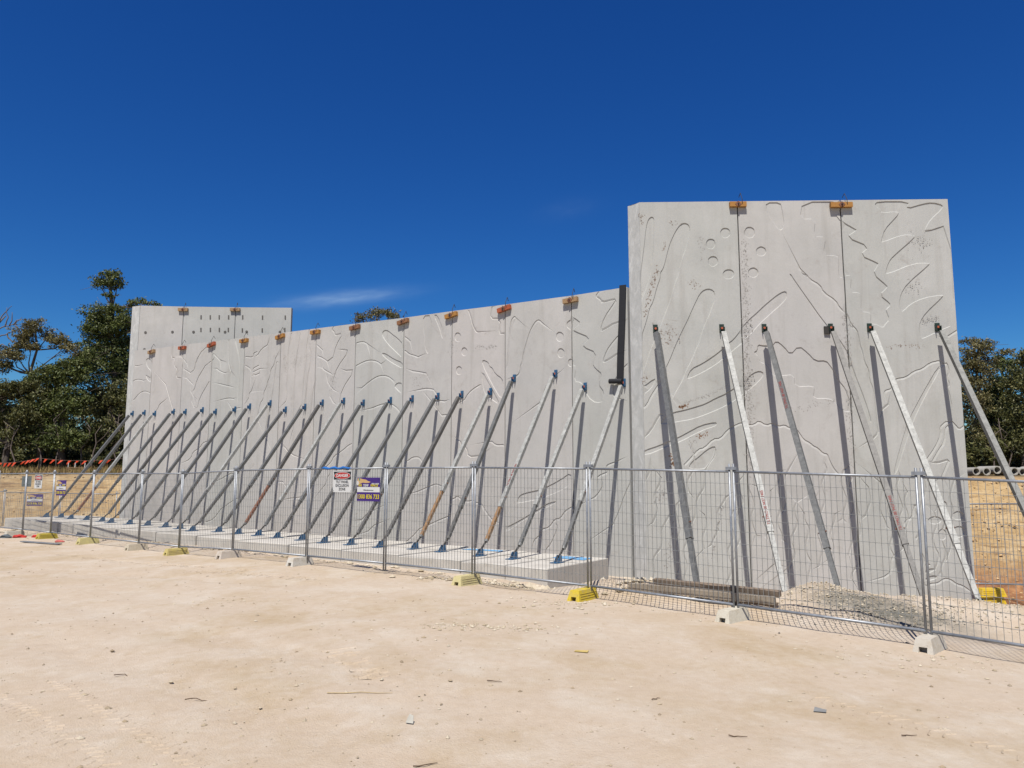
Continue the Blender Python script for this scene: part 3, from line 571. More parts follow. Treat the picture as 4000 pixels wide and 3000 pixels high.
# ------------------------------------------------------------------ ground, one sheet
def build_ground():
    xs = np.concatenate([[-900, -500, -250, -130, -80, -55, -42, -34], np.arange(-29, 14.5, .115), [15.5, 17, 19, 21.5, 25, 30, 38, 50, 80, 140, 260, 500, 900]])
    ys = [-200, -60, -20, -8, -3, 0, 1.5, 2.5]; y = 3.2
    while y < 48: ys.append(y); y += max(.045, .0105*y)
    ys = np.array(ys + [52, 60, 75, 100, 150, 250, 450, 900, 1600])
    X, Y = np.meshgrid(xs, ys); Z = ground_z(X, Y)
    nx, ny = len(xs), len(ys); v = np.stack([X, Y, Z], -1).reshape(-1, 3)
    i = np.arange((ny-1)*(nx-1)); r, c = i//(nx-1), i % (nx-1); a = r*nx+c
    f = np.stack([a, a+1, a+nx+1, a+nx], -1)
    me = bpy.data.meshes.new('ground'); me.from_pydata(v.tolist(), [], f.tolist()); me.update()
    me.polygons.foreach_set('use_smooth', [True]*len(me.polygons))
    x, yv = v[:, 0], v[:, 1]
    by = np.interp(x, [-10, 9], [33.6, 20.2])
    soil = sstep(-1.5, .3, yv-by + 1.5*fbm(x*.6, yv*.6, 12))
    grass = sstep(2.9, 4.6, yv-by + 1.6*fbm(x*.8, yv*.8, 14))*np.where(x < 5, 1., .0) + sstep(8, 11, yv-by)*np.where(x >= 5, 1., 0)
    red = sstep(9.6, 10.6, x)*sstep(16.2, 17.2, yv)*(1-sstep(20.3, 21.0, yv + .8*fbm(x, yv, 3)))
    grey = np.exp(-(((x-5.15)/.95)**2 + ((yv-10.75+ .55*(x-5.25))/.62)**2)**1.5) * sstep(-.1, .25, fbm(x*1.3, yv*1.3, 21)+.22)
    grey = np.maximum(grey, .8*np.exp(-(((x-4.62)/.38)**2+((yv-11.25)/.3)**2)))
    for nm, arr in (('soil', soil), ('grass', grass), ('red', red), ('grey', grey)):
        at = me.attributes.new(nm, 'FLOAT', 'POINT'); at.data.foreach_set('value', np.clip(arr, 0, 1).astype(np.float32))
    me.materials.append(M_GROUND)
    o = bpy.data.objects.new('ground', me); COL.objects.link(o); tag(o, 'pale dusty limestone ground of the building site with cut bank', 'ground', kind='structure')
build_ground()

# ------------------------------------------------------------------ concrete panels with cast-in relief
def parse(lst): return [np.array([[float(c) for c in p.split(',')] for p in s.split()]) for s in lst]
def densify(p, step, closed):
    q = []; n = len(p)
    for i in range(n if closed else n-1):
        a, b = p[i], p[(i+1) % n]; k = max(1, int(np.hypot(*(b-a))/step))
        for j in range(k): q.append(a+(b-a)*j/k)
    if not closed: q.append(p[-1])
    return np.array(q)
def smooth_line(p, closed, it=1):
    """one or two rounds of corner cutting, so that curves read as curves"""
    for _ in range(it):
        q = []; n = len(p)
        if not closed: q.append(p[0])
        for i in range(n if closed else n-1):
            a, b = p[i], p[(i+1) % n]; q += [a*.75+b*.25, a*.25+b*.75]
        if not closed: q.append(p[-1])
        p = np.array(q)
    return p
def offset(p, d, closed):
    n = len(p); t = np.zeros_like(p)
    for i in range(n):
        a = p[(i-1) % n] if closed else p[max(i-1, 0)]; b = p[(i+1) % n] if closed else p[min(i+1, n-1)]
        t[i] = b-a
    t /= np.maximum(np.linalg.norm(t, axis=1, keepdims=True), 1e-9)
    return p + np.stack([t[:, 1], -t[:, 0]], -1)*d            # to the right of the direction of travel
DEPTH, HW, RAMP = .017, .007, .05
class Relief:
    def __init__(s, closed, lines):
        s.cl = [smooth_line(p, True) for p in parse(closed)]; s.ln = [smooth_line(p, False) for p in parse(lines)]
    @staticmethod
    def seg(P, a, b):
        d = b-a; L = np.maximum((d*d).sum(-1), 1e-12)
        t = ((P[:, None, :]-a[None])*d[None]).sum(-1)/L[None]; tc = np.clip(t, 0, 1)
        e = P[:, None, :]-(a[None]+d[None]*tc[..., None]); return np.sqrt((e*e).sum(-1)), t, d, L
    def depth(s, P):
        z = np.zeros(len(P))
        for p in s.cl:
            lo, hi = p.min(0)-.1, p.max(0)+.1; m = ((P > lo) & (P < hi)).all(1)
            if not m.any(): continue
            Q = P[m]; a, b = p, np.roll(p, -1, 0); dist = s.seg(Q, a, b)[0].min(1)
            x, y = Q[:, 0][:, None], Q[:, 1][:, None]
            dy = b[:, 1]-a[:, 1]; dy = np.where(np.abs(dy) < 1e-12, 1e-12, dy)
            cr = ((a[:, 1] > y) != (b[:, 1] > y)) & (x < (b[:, 0]-a[:, 0])*(y-a[:, 1])/dy + a[:, 0])
            ins = cr.sum(1) % 2 == 1; sd_ = np.where(ins, dist, -dist)
            z[m] = np.maximum(z[m], .019*np.clip((sd_+.008)/.016, 0, 1))
        for p in s.ln:
            lo, hi = p.min(0)-RAMP-.1, p.max(0)+RAMP+.1; m = ((P > lo) & (P < hi)).all(1)
            if not m.any(): continue
            Q = P[m]; a, b = p[:-1], p[1:]; dist, t, d, L = s.seg(Q, a, b); k = dist.argmin(1); r = np.arange(len(Q)); dd = dist[r, k]
            rel = Q-a[k]; side = np.sign(rel[:, 0]*d[k, 1]-rel[:, 1]*d[k, 0]); sd_ = dd*side
            ov = np.where(k == 0, np.maximum(-t[r, k], 0), 0)+np.where(k == len(a)-1, np.maximum(t[r, k]-1, 0), 0)
            ov = ov*np.sqrt(L[k]); fade = np.clip(1-ov/.05, 0, 1)
            v = np.clip((sd_+HW)/(2*HW), 0, 1)*np.clip(1-(sd_-HW)/RAMP, 0, 1)*fade
            z[m] = np.maximum(z[m], DEPTH*v)
        return z
    def curves(s):
        for p in s.cl:
            q = densify(p, .12, True)
            for d in (-.008, .008): yield offset(q, d, True), True
        for p in s.ln:
            q = densify(p, .12, False)
            for d in (-HW, HW, RAMP*.5, RAMP+HW): yield offset(q, d, False), False
            e0, e1 = p[0], p[-1]
def relief_panel(name, parent, relief, outline, place, into, thick, mat):
    """outline: four (u, v) corners anticlockwise; place(u, v) -> world point of the face"""
    O = np.array(outline, float); pts = []; edges = []
    def inside(q, m=.004):
        ok = np.ones(len(q), bool)
        for i in range(4):
            a, b = O[i], O[(i+1) % 4]; n_ = np.array([-(b-a)[1], (b-a)[0]])/np.hypot(*(b-a)); ok &= ((q-a)@n_) > m
        return ok
    rim = densify(O, .25, True); pts += rim.tolist(); edges += [(i, (i+1) % len(rim)) for i in range(len(rim))]
    if relief:
        for c, closed in relief.curves():
            ok = inside(c)
            if not ok.any(): continue
            idx = np.full(len(c), -1); 
            for i in np.nonzero(ok)[0]: idx[i] = len(pts); pts.append(c[i].tolist())
            for i in range(len(c) if closed else len(c)-1):
                j = (i+1) % len(c)
                if idx[i] >= 0 and idx[j] >= 0: edges.append((int(idx[i]), int(idx[j])))
    V, E, F, *_ = delaunay_2d_cdt([Vector(p) for p in pts], edges, [], 0, 1e-5)
    UV = np.array([[q.x, q.y] for q in V]); dep = relief.depth(UV) if relief else np.zeros(len(UV))
    into = Vector(into); vs = [place(u, v)+into*float(d) for (u, v), d in zip(UV, dep)]
    fs = [tuple(f) for f in F]; cnt = {}
    for f in fs:
        for i in range(len(f)):
            e = (f[i], f[(i+1) % len(f)]); k = (min(e), max(e)); cnt.setdefault(k, []).append(e)
    nb = {}; back = []
    for k, es in cnt.items():
        if len(es) == 1:
            a, b = es[0]
            for q in (a, b):
                if q not in nb: nb[q] = len(vs); vs.append(place(*UV[q])+into*thick)
            fs.append((b, a, nb[a], nb[b]))
    mb = MB(); mb.add(vs, fs); mb.box
    # plain back face
    c = [place(u, v)+into*thick for u, v in outline]; mb.add(c, [(3, 2, 1, 0)])
    o = mb.build(name, mat, parent); return o
TINT = {'w': (1.035, 1.005, .995, 1), 'g': (.935, .955, .94, 1), 'n': (.995, .985, .98, 1), 'd': (.93, .925, .92, 1)}

# tall wall -----------------------------------------------------------------
rel_t = Relief(TALL_RECESS, TALL_LINES); rel_l = Relief(LONG_RECESS, LONG_LINES)
TALL_TOP, TALL_BASE = 8.46, -1.35
tall = thing('concrete_wall', on_tall(3.6, -1.1), 'tall pale grey concrete wall of three tilt panels with cast leaf and finger motifs', 'wall'); tall['kind'] = 'thing'
TJ = [0, 2.37, 4.84, 7.40]
for i, tint in enumerate('gng'):
    a, b = TJ[i]+(.014 if i else 0), TJ[i+1]-(.014 if i < 2 else 0)
    o = relief_panel('panel', tall, rel_t, [(a, TALL_BASE), (b, TALL_BASE), (b, TALL_TOP), (a, TALL_TOP)], on_tall, TN, .2, M_CON); o.color = TINT[tint]
for u in TJ[1:3]:
    MB().beam(on_tall(u, TALL_BASE, -.07), on_tall(u, TALL_TOP-.03, -.07), .06, .03, TD).build('joint_filler', M_DARK, tall)
# mitred left edge of the tall wall, turning back to meet the long wall
c0, c1 = Vector((2.86, 18.32, 0)), TA - TD*.003
mb = MB(); nseg = 40
for k in range(nseg+1):
    z = TALL_BASE+(TALL_TOP-.004-TALL_BASE)*k/nseg; wob = Vector((rnd.uniform(-.006, .006), rnd.uniform(-.006, .006), 0))
    mb.v += [tuple(Vector((c0.x, c0.y, z))), tuple(Vector(((c0.x*2+c1.x)/3, (c0.y*2+c1.y)/3, z))+wob), tuple(Vector(((c0.x+c1.x*2)/3, (c0.y+c1.y*2)/3, z))+wob*.7), tuple(Vector((c1.x, c1.y, z)))]
for k in range(nseg):
    for j in range(3): b = 4*k+j; mb.f.append((b, b+1, b+5, b+4))
q = len(mb.v); pts = [(c0.x, c0.y), (c1.x, c1.y), (c1.x+.0, c1.y+.2), (c0.x+.12, c0.y+.12)]
mb.add([(x, y, TALL_TOP-.004) for x, y in pts]+[(x, y, TALL_BASE) for x, y in pts], [(0, 1, 2, 3), (0, 3, 7, 4)])
mb.build('mitred_edge', M_ROUGH, tall, True)

# long wall -----------------------------------------------------------------
LJ = [.02, 1.36, 3.46, 5.31, 7.22, 9.18, 10.94, 12.76, 14.79, 16.63, 18.47, 20.54, 22.12]
LTOP = [6.96, 6.91, 6.86, 6.80, 6.75, 6.69, 6.65, 6.60, 6.54, 6.51, 6.46, 6.42, 6.42]
longw = thing('concrete_wall', on_long(11, -.6), 'long low concrete wall of twelve tilt panels with sloping top and many blue-shod braces', 'wall'); longw['kind'] = 'thing'
for i, tint in enumerate('nwngnwngnwnd'):
    a, b = LJ[i]+.012, LJ[i+1]-.012
    o = relief_panel('panel', longw, rel_l, [(a, -1.0), (b, -1.0), (b, LTOP[i+1]), (a, LTOP[i])], on_long, LN, .18, M_CON); o.color = TINT['g' if tint == 'd' else tint]
for u, z in zip(LJ[1:-1], LTOP[1:-1]):
    MB().beam(on_long(u, -1, -.06), on_long(u, z-.03, -.06), .05, .03, LT).build('joint_filler', M_DARK, longw)

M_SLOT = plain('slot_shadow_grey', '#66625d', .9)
# far wall ------------------------------------------------------------------
FY = 31.2
def on_far(u, z, d=0): return Vector((u, FY-d, z))
farw = thing('concrete_wall', (-12.4, FY, -.4), 'tall plain concrete wall of three panels behind the long wall, with rows of slots', 'wall'); farw['kind'] = 'thing'
FJ = [-15.40, -13.59, -11.44, -9.12]
FTOPZ = [8.9, 8.86, 8.83, 8.81]
for i, tint in enumerate('ngg'):
    a, b = FJ[i]+.012, FJ[i+1]-.012
    o = relief_panel('panel', farw, None, [(a, -.6), (b, -.6), (b, FTOPZ[i+1]), (a, FTOPZ[i])], on_far, Vector((0, 1, 0)), .2, M_CON); o.color = TINT[tint]
for u, z in zip(FJ[1:-1], FTOPZ[1:-1]): MB().beam(on_far(u, -.6, -.06), on_far(u, z-.03, -.06), .05, .03, (1, 0, 0)).build('joint_filler', M_DARK, farw)
# its mitred edge, at the left end of the long wall
e0 = on_long(.0, 0); e0 = Vector((e0.x, e0.y, 0)); fl = Vector((FJ[0], FY, 0))
mb = MB(); pr = [Vector((-15.82, 31.40, 0)), Vector((-15.40, FY+.002, 0)), Vector((-15.395, FY+.06, 0)), Vector((-15.395, FY+.2, 0)), Vector((-15.72, 31.5, 0))]
mb.add([p+Vector((0, 0, -.6)) for p in pr]+[p+Vector((0, 0, 8.9)) for p in pr], [(0, 1, 6, 5), (1, 2, 7, 6), (2, 3, 8, 7), (3, 4, 9, 8), (4, 0, 5, 9), (5, 6, 7, 8, 9)])
mb.build('mitred_edge', M_ROUGH, farw)
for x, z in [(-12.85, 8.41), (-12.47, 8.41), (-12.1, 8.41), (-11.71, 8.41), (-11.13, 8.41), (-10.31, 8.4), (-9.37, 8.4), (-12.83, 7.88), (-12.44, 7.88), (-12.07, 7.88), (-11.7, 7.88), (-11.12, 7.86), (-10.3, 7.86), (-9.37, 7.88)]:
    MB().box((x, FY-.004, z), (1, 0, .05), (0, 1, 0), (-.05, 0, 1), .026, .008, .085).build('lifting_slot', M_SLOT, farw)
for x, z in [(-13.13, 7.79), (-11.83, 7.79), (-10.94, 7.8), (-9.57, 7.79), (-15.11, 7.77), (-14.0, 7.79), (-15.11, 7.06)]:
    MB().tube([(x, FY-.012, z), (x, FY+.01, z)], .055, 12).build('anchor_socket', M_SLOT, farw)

# scrapes, rust marks and rough mortar on the faces
M_STAIN = {'b': plain('brown_scrape', '#9a8a7d', .9, 0, .15, 30), 'g': plain('grey_mortar_fleck', '#a8a39c', .9, 0, .2, 30), 'r': plain('rust_mark', '#8f6a4c', .9, 0, .2, 30)}
def stains(parent, place, spec):
    rr = random.Random(3)
    for key, spread, cnt, size, line in spec:
        P = parse([line])[0]; mb = MB(); seg = np.hypot(*(P[1:]-P[:-1]).T); cum = np.concatenate([[0], np.cumsum(seg)])
        for _ in range(cnt):
            s = rr.uniform(0, cum[-1]); k = min(len(seg)-1, int(np.searchsorted(cum, s)-1)) if s > 0 else 0
            c = P[k]+(P[k+1]-P[k])*(s-cum[k])/max(seg[k], 1e-6); u, v = c[0]+rr.gauss(0, spread), c[1]+rr.gauss(0, spread)
            a = rr.uniform(0, 3.14); L, W = size*rr.uniform(.3, 1.4), size*rr.uniform(.15, .6); ca, sa = math.cos(a), math.sin(a)
            q = [(L*x*ca-W*y*sa, L*x*sa+W*y*ca) for x, y in ((-1, -.2), (-.3, -1), (.6, -.8), (1, .2), (.2, 1), (-.7, .7))]
            mb.add([place(u+x, v+y, .0015) for x, y in q], [tuple(range(6))])
        o = mb.build('surface_flecks', M_STAIN[key], parent); o['kind'] = 'stuff'
stains(tall, on_tall, TALL_STAINS); stains(longw, on_long, LONG_STAINS)

# black rubber strip hanging down the joint at the corner -------------------
st = MB(); cs = [(22.02, 6.47), (21.98, 5.6), (21.93, 4.8), (21.90, 4.12)]
for k in range(len(cs)-1):
    st.beam(on_long(cs[k][0], cs[k][1], .05), on_long(cs[k+1][0], cs[k+1][1]-.01, .05), .17, .03, LT)
st.tube([on_long(21.64, 4.12, .1), on_long(21.98, 4.10, .1)], .06, 12)
tag(st.build('rubber_strip', M_BLACK), 'black rubber strip hanging over the corner joint between long and tall wall', 'rubber strip')

# ------------------------------------------------------------------ footing slab behind the fence
slab = thing('footing_slab', on_long(11, -.2, 2.9), 'row of stepped pale concrete footing blocks carrying the blue brace feet', 'footing')
edges_u = [-.3, 1.7, 3.6, 5.5, 7.4, 9.3, 11.2, 13.1, 15.0, 16.8, 18.6, 20.3, 21.4, 22.38]
for a, b in zip(edges_u[:-1], edges_u[1:]):
    top = float(slab_top((a+b)/2)); mb = MB(); f0, f1 = 4.17+rnd.uniform(-.03, .03), 1.70
    P = [on_long(a+.012, 0, f0), on_long(b-.008, 0, f0), on_long(b-.008, 0, f1), on_long(a+.012, 0, f1)]; ch = .015
    def ring(z, ins): 
        c = sum(P, Vector())/4; return [p+(c-p).normalized()*ins*1.4+Vector((0, 0, z)) for p in P]
    v = ring(top-.62, 0)+ring(top-ch, 0)+ring(top, ch)
    f = [(k, (k+1) % 4, 4+(k+1) % 4, 4+k) for k in range(4)]+[(4+k, 4+(k+1) % 4, 8+(k+1) % 4, 8+k) for k in range(4)]+[(8, 9, 10, 11)]
    mb.add(v, f).build('block', M_SLAB, slab)

# ------------------------------------------------------------------ braces
LETTER = plain('red_stencil_paint', '#9c4a44', .8)
def text_mesh(body, size, M, mat, parent, name='lettering', bold=0., align='LEFT', sx=1.):
    cu = bpy.data.curves.new('lettering', 'FONT'); cu.body = body; cu.size = size; cu.align_x = align; cu.align_y = 'CENTER'; cu.offset = bold; cu.extrude = .0006; cu.resolution_u = 3
    tmp = bpy.data.objects.new('tmp', cu); COL.objects.link(tmp); dg = bpy.context.evaluated_depsgraph_get(); dg.update()
    me = bpy.data.meshes.new_from_object(tmp.evaluated_get(dg)); bpy.data.objects.remove(tmp); bpy.data.curves.remove(cu)
    me.materials.clear(); me.materials.append(mat); off = Vector(parent.location)
    if parent.parent is not None: off = off+Vector(parent.parent.location)
    for v in me.vertices: v.co = (M @ Vector((v.co.x*sx, v.co.y, v.co.z))) - off
    o = bpy.data.objects.new(name, me); COL.objects.link(o); o.parent = parent; return o
def frame(o, x, y):
    x = Vector(x).normalized(); y = Vector(y); y = (y-x*y.dot(x)).normalized(); z = x.cross(y)
    return Matrix(((x.x, y.x, z.x, o[0]), (x.y, y.y, z.y, o[1]), (x.z, y.z, z.z, o[2]), (0, 0, 0, 1)))
def brace(T, F, out, side, wd, mats, label, group, shoe, long_kind=True, split=.74, twist=0., text=None, inner=None):
    """T: point on the wall, F: foot point; out: unit vector away from the wall; side: along the wall"""
    T, F, out, side = Vector(T), Vector(F), Vector(out), Vector(side)
    t = thing('tilt_panel_brace', F, label, 'brace', group)
    d = (F-T); L = d.length; d = d/L
    s2 = Matrix.Rotation(twist, 3, d) @ side
    p0 = T+out*.10+d*.10; at = lambda k: T+out*.10*(1-k)+d*(L*k)
    # wall bracket: back plate, two lugs and an orange bolt
    br = MB(); br.box(T+out*.012, side, out, (0, 0, 1), .05*wd/.1, .010, .10)
    for s in (-1, 1): br.box(T+out*.055+side*.045*wd/.1*s+Vector((0, 0, -.03)), side, out, (0, 0, 1), .006, .045, .055)
    b = br.build('wall_bracket', shoe, t)
    MB().tube([T+out*.02, T+out*.06], .028, 8).build('bolt', M_ORANGEBOLT, b)
    e1 = at(split)
    o = MB(); o.beam(at(.025), e1, wd, wd, s2); outer = o.build('outer_tube', mats[0], t)
    o = MB(); o.beam(e1-d*.02, e1+d*.006, wd*1.08, wd*1.08, s2).build('collar', mats[0], outer)
    up = d.cross(s2).normalized(); up = up if up.y < 0 else -up
    pin = at(split-.05); MB().tube([pin-s2*wd*.75, pin+s2*wd*.75], .014, 6).build('locking_pin', M_RUST, outer)
    e2 = at(.925 if long_kind else .975)
    MB().beam(e1, e2, wd*.8, wd*.8, s2).build('inner_tube', inner or mats[1], t)
    MB().tube([e2-d*.01, e2+d*.05], wd*.48, 8).build('jack_nut', mats[1], t)
    e3 = F+Vector((0, 0, .11)); MB().tube([e2, e3], .022, 8).build('screw_jack', M_DARK if long_kind else mats[1], t)
    ft = MB(); ft.box(F+Vector((0, 0, .010))+out*.04, side, out, (0, 0, 1), .085, .17, .008)
    for s in (-1, 1):
        q = F+side*.04*s
        ft.add([q-out*.06+Vector((0, 0, .018))-side*.006, q+out*.12+Vector((0, 0, .018))-side*.006, q+out*.01+Vector((0, 0, .15))-side*.006, q-out*.05+Vector((0, 0, .15))-side*.006,
                q-out*.06+Vector((0, 0, .018))+side*.006, q+out*.12+Vector((0, 0, .018))+side*.006, q+out*.01+Vector((0, 0, .15))+side*.006, q-out*.05+Vector((0, 0, .15))+side*.006],
               [(0, 1, 2, 3), (7, 6, 5, 4), (0, 4, 5, 1), (1, 5, 6, 2), (2, 6, 7, 3), (3, 7, 4, 0)])
    MB.build(ft, 'foot_plate', shoe, t)
    if text:
        body, k, dirn, face = text
        n_ = face if isinstance(face, Vector) else up
        ax_ = (e1-at(.025)).normalized(); n_ = (n_-ax_*n_.dot(ax_)).normalized(); o_ = at(.025).lerp(e1, (k-.025)/(split-.025))+n_*(wd*.5+.004); xx = ax_*dirn; yy = n_.cross(xx)
        text_mesh(body, wd*.72, frame(o_, xx, yy), LETTER, outer, bold=.0008)
    return t
TX = [-15.21, -14.5, -13.89, -12.85, -12.21, -11.33, -10.67, -9.75, -9.07, -8.17, -7.51, -6.72, -6.04, -5.24, -4.53, -3.6, -2.89, -2.09, -1.38, -.57, .07, 1.13, 1.83, 2.71]
TZ = [4.39, 4.38, 4.31, 4.32, 4.28, 4.29, 4.19, 4.21, 4.27, 4.32, 4.06, 4.10, 4.19, 4.19, 4.08, 4.09, 4.09, 4.10, 4.10, 4.11, 4.42, 4.44, 4.05, 4.07]
BL = [2.99, 2.88, 2.9, 2.99, 2.86, 3.13, 2.95, 2.99, 2.89, 3.09, 3.2, 2.99, 2.93, 2.99, 3.05, 3.17, 3.19, 3.21, 3.09, 2.96, 2.9, 3.19, 3.14, 3.11]
kinds = 'mmpmdmmmmpmmdpmmmmdpmppp'
# m mid grey, d dark, p pale
ORD = [None, 'first', 'second', 'third', 'fourth', 'fifth', 'sixth', 'seventh', 'eighth', 'ninth', 'tenth', 'eleventh', 'twelfth', 'thirteenth', 'fourteenth', 'fifteenth', 'sixteenth', 'seventeenth', 'eighteenth', 'nineteenth', 'twentieth', 'twenty-first', 'twenty-second', 'twenty-third', 'twenty-fourth']
kind_lab = {'m': 'grey brace', 'd': 'dark brace', 'p': 'pale brace'}
special = {12: 'dark steel brace with red-rusted lower tube propping the long wall', 21: 'pale brace with brown lower tube, red stencilled lettering and sky-blue collar', 23: 'pale brace on the last footing block, its head beside the black rubber strip', 2: 'pale brace with rusted brown lower tube propping the long wall'}
M_TAN = mat_galv('tan_rusted_tube', '#7a5c40', '#9c7a52', .8, .05)
for i, (x, z, L) in enumerate(zip(TX, TZ, BL)):
    y = (16.7-.568*x)/.823; u = x*LT.x+y*LT.y+30.22; T = on_long(u, z)
    Fp = on_long(u, 0, L); kb = max(k for k in range(len(edges_u)-1) if edges_u[k] <= min(u, 22.3)); Fp.z = float(slab_top((edges_u[kb]+edges_u[kb+1])/2)) + .001
    k = kinds[i]; mm = {'m': (M_BRACE[0], M_BRACE[1]), 'd': (M_BRACE[1], M_BRACE[1]), 'p': (M_BRACE[2], M_BRACE[0])}[k]
    inner = {12: M_RUST, 21: M_TAN, 2: M_RUST, 19: M_TAN}.get(i)
    txt = ('TILTPRO 08 9430 7405', .66, -1, None) if i == 21 else None
    brace(T, Fp, -LN, LT, .088, mm, special.get(i, kind_lab[k]+' on the footing, '+ORD[24-i]+' along the long wall from the black rubber strip'), 'braces propping the long wall', M_BLUE, True, .70+rnd.uniform(-.06, .08), 0, txt, inner)
TBX = [3.42, 4.99, 5.99, 7.55, 8.46, 10.04]; TBK = 'mpmdpl'
tall_lab = ['galvanised brace nearest the mitred corner of the tall wall, dark green head', 'pale brace just before the first joint of the tall wall, yellow tag on it',
            'galvanised brace just past the first joint of the tall wall, red lettering', 'galvanised brace just before the second joint of the tall wall, spare plate at its head',
            'pale brace just past the second joint of the tall wall, dark green head', 'pale brace at the free end of the tall wall, leaning out past its edge']
for i, x in enumerate(TBX):
    u = x-3.1; T = on_tall(u, 5.32); run = [4.13, 4.0, 3.95, 3.75, 3.85, 3.8][i]
    Fp = on_tall(u, 0, run); Fp.z = gz(Fp.x, Fp.y)-.01; sp = [.83, .80, .84, .82, .82, .84][i]
    mm = {'m': (M_BRACE[0], M_BRACE[0]), 'p': (M_BRACE[2], M_BRACE[2]), 'l': (M_BRACE[3], M_BRACE[3]), 'd': (M_BRACE[1], M_BRACE[1])}[TBK[i]]
    tw = [.72, .15, .62, .3, .3, .12][i]
    txt = {1: ('TILTPRO 08 9437 7405', .78, -1, None), 2: ('TILTPRO 08 9427 7405', .36, -1, None), 3: ('TILTPRO 08 9437 7405', .78, -1, None)}.get(i)
    b = brace(T, Fp, -TN, TD, .11, mm, tall_lab[i], 'braces propping the tall wall', M_GREEN, False, sp, tw, txt)
    if i == 3:
        MB().box(T+TD*(-.09)-TN*.03+Vector((0, 0, -.06)), TD, TN, (0, 0, 1), .07, .02, .09).build('spare_plate', M_DARK, b)

# ------------------------------------------------------------------ timber clamps across the panel joints
def clamp(P, side, out, tilt, wd, key, label, group, plate=True):
    """P: centre on the wall face; side: along the wall; tilt: radians in the wall plane"""
    side, out = Vector(side), Vector(out); up = Vector((0, 0, 1)); s = side*math.cos(tilt)+up*math.sin(tilt); u2 = up*math.cos(tilt)-side*math.sin(tilt)
    t = thing('joint_clamp', P, label, 'timber clamp', group)
    cols = {'orange': ('#8a4026', '#b05c38'), 'yellow': ('#8c5f22', '#b58240'), 'tan': ('#87694a', '#a88a64'), 'brown': ('#714a30', '#936845')}[key]
    m = mat_timber('clamp_timber_'+key, *cols)
    MB().box(P+out*.05, s, out, u2, wd/2, .048, .06).build('timber', m, t)
    k = MB(); rs = (s+u2).normalized(); ru = (u2-s).normalized()
    k.box(P+out*.103, rs, out, ru, .055, .004, .055).build('steel_plate', M_RUST, t)
    MB().tube([P+out*.10, P+out*.15], .018, 6).build('bolt', M_DARK, t)
    w_ = MB(); w_.tube([P+out*.1+s*wd*.25, P+out*.12+s*wd*.22+up*.12, P+out*.02+s*wd*.2+up*.30, P-out*.06+s*wd*.15+up*.22], .008, 5, False); w_.build('tie_wire', M_DARK, t)
LC = [(1, 'tan', .12), (2, 'orange', 0.), (3, 'orange', .22), (4, 'yellow', .05), (5, 'yellow', .18), (6, 'yellow', .02), (7, 'brown', .12), (8, 'brown', .18), (9, 'yellow', .18), (10, 'orange', .22), (11, 'tan', .08)]
cl_lab = {'orange': 'orange red timber clamp block on the long wall, ', 'yellow': 'ochre yellow timber clamp block on the long wall, ', 'tan': 'pale tan timber clamp block on the long wall, ', 'brown': 'brown timber clamp block on the long wall, '}
for k, key, tl in LC: clamp(on_long(LJ[k], LTOP[k]-.13), LT, -LN, tl-.03, .42, key, cl_lab[key]+ORD[12-k]+' joint from the black rubber strip', 'timber clamps along the long wall')
clamp(on_tall(TJ[1], TALL_TOP-.10), TD, -TN, 0., .40, 'yellow', 'ochre timber clamp with dark rusty plate over the first joint of the tall wall', 'timber clamps on the tall wall')
clamp(on_tall(TJ[2], TALL_TOP-.14), TD, -TN, 0., .52, 'yellow', 'wider ochre timber clamp with diamond plate over the second joint of the tall wall', 'timber clamps on the tall wall')
for u, lb in zip(FJ[1:3], ('tan timber clamp on the far plain wall, its joint beside the first slots', 'tan timber clamp on the far plain wall, its joint amid the slots')): clamp(on_far(u, 8.72), (1, 0, 0), (0, -1, 0), 0., .40, 'tan', lb, 'timber clamps on the far wall')

# ------------------------------------------------------------------ temporary fence
def fence_panel(A, B, zt, label, group, wires=(32, 11), wr=.0026, zb=None, clampz=True, single=None):
    """A, B: (x, y) of the two joints, zt: heights of the top rail there"""
    a, b = Vector((*A, 0)), Vector((*B, 0)); d = (b-a).normalized(); L = (b-a).length; g = .03
    nrm = Vector((d.y, -d.x, 0)); nrm = nrm if nrm.y < 0 else -nrm
    p0, p1 = a+d*g, b-d*g; z0, z1 = zt
    at = lambda k, h: p0.lerp(p1, k)+Vector((0, 0, z0+(z1-z0)*k-1.8+h))
    t = thing('temporary_fence', at(.5, -.1), label, 'fence panel', group)
    for k in (0, 1):
        post = MB().tube([at(k, -.15), at(k, 1.91)], .0155, 10).build('post', M_GALV, t, True)
    MB().tube([at(0, 1.8)-d*.0, at(1, 1.8)], .017, 10).build('top_rail', M_GALV, t, True)
    MB().tube([at(0, 0), at(1, 0)], .019, 10).build('bottom_rail', M_GALV, t, True)
    w_ = MB(); nv, nh = wires
    for i in range(1, nv):
        k = i/nv; j = rnd.uniform(-.0012, .0012); w_.beam(at(k+j, .0), at(k-j, 1.8), wr*2, wr*2, d)
    for i in range(1, nh):
        h = 1.8*i/nh; w_.beam(at(0, h)+nrm*.005, at(1, h)+nrm*.005, wr*2, wr*2, nrm)
    o = w_.build('wire_mesh', M_WIRE, t); o['kind'] = 'stuff'
    if clampz:
        c = at(1, 1.845)+d*g; MB().box(c, d, nrm, (0, 0, 1), .075, .026, .022).build('clamp', M_GALV, t)
    return t
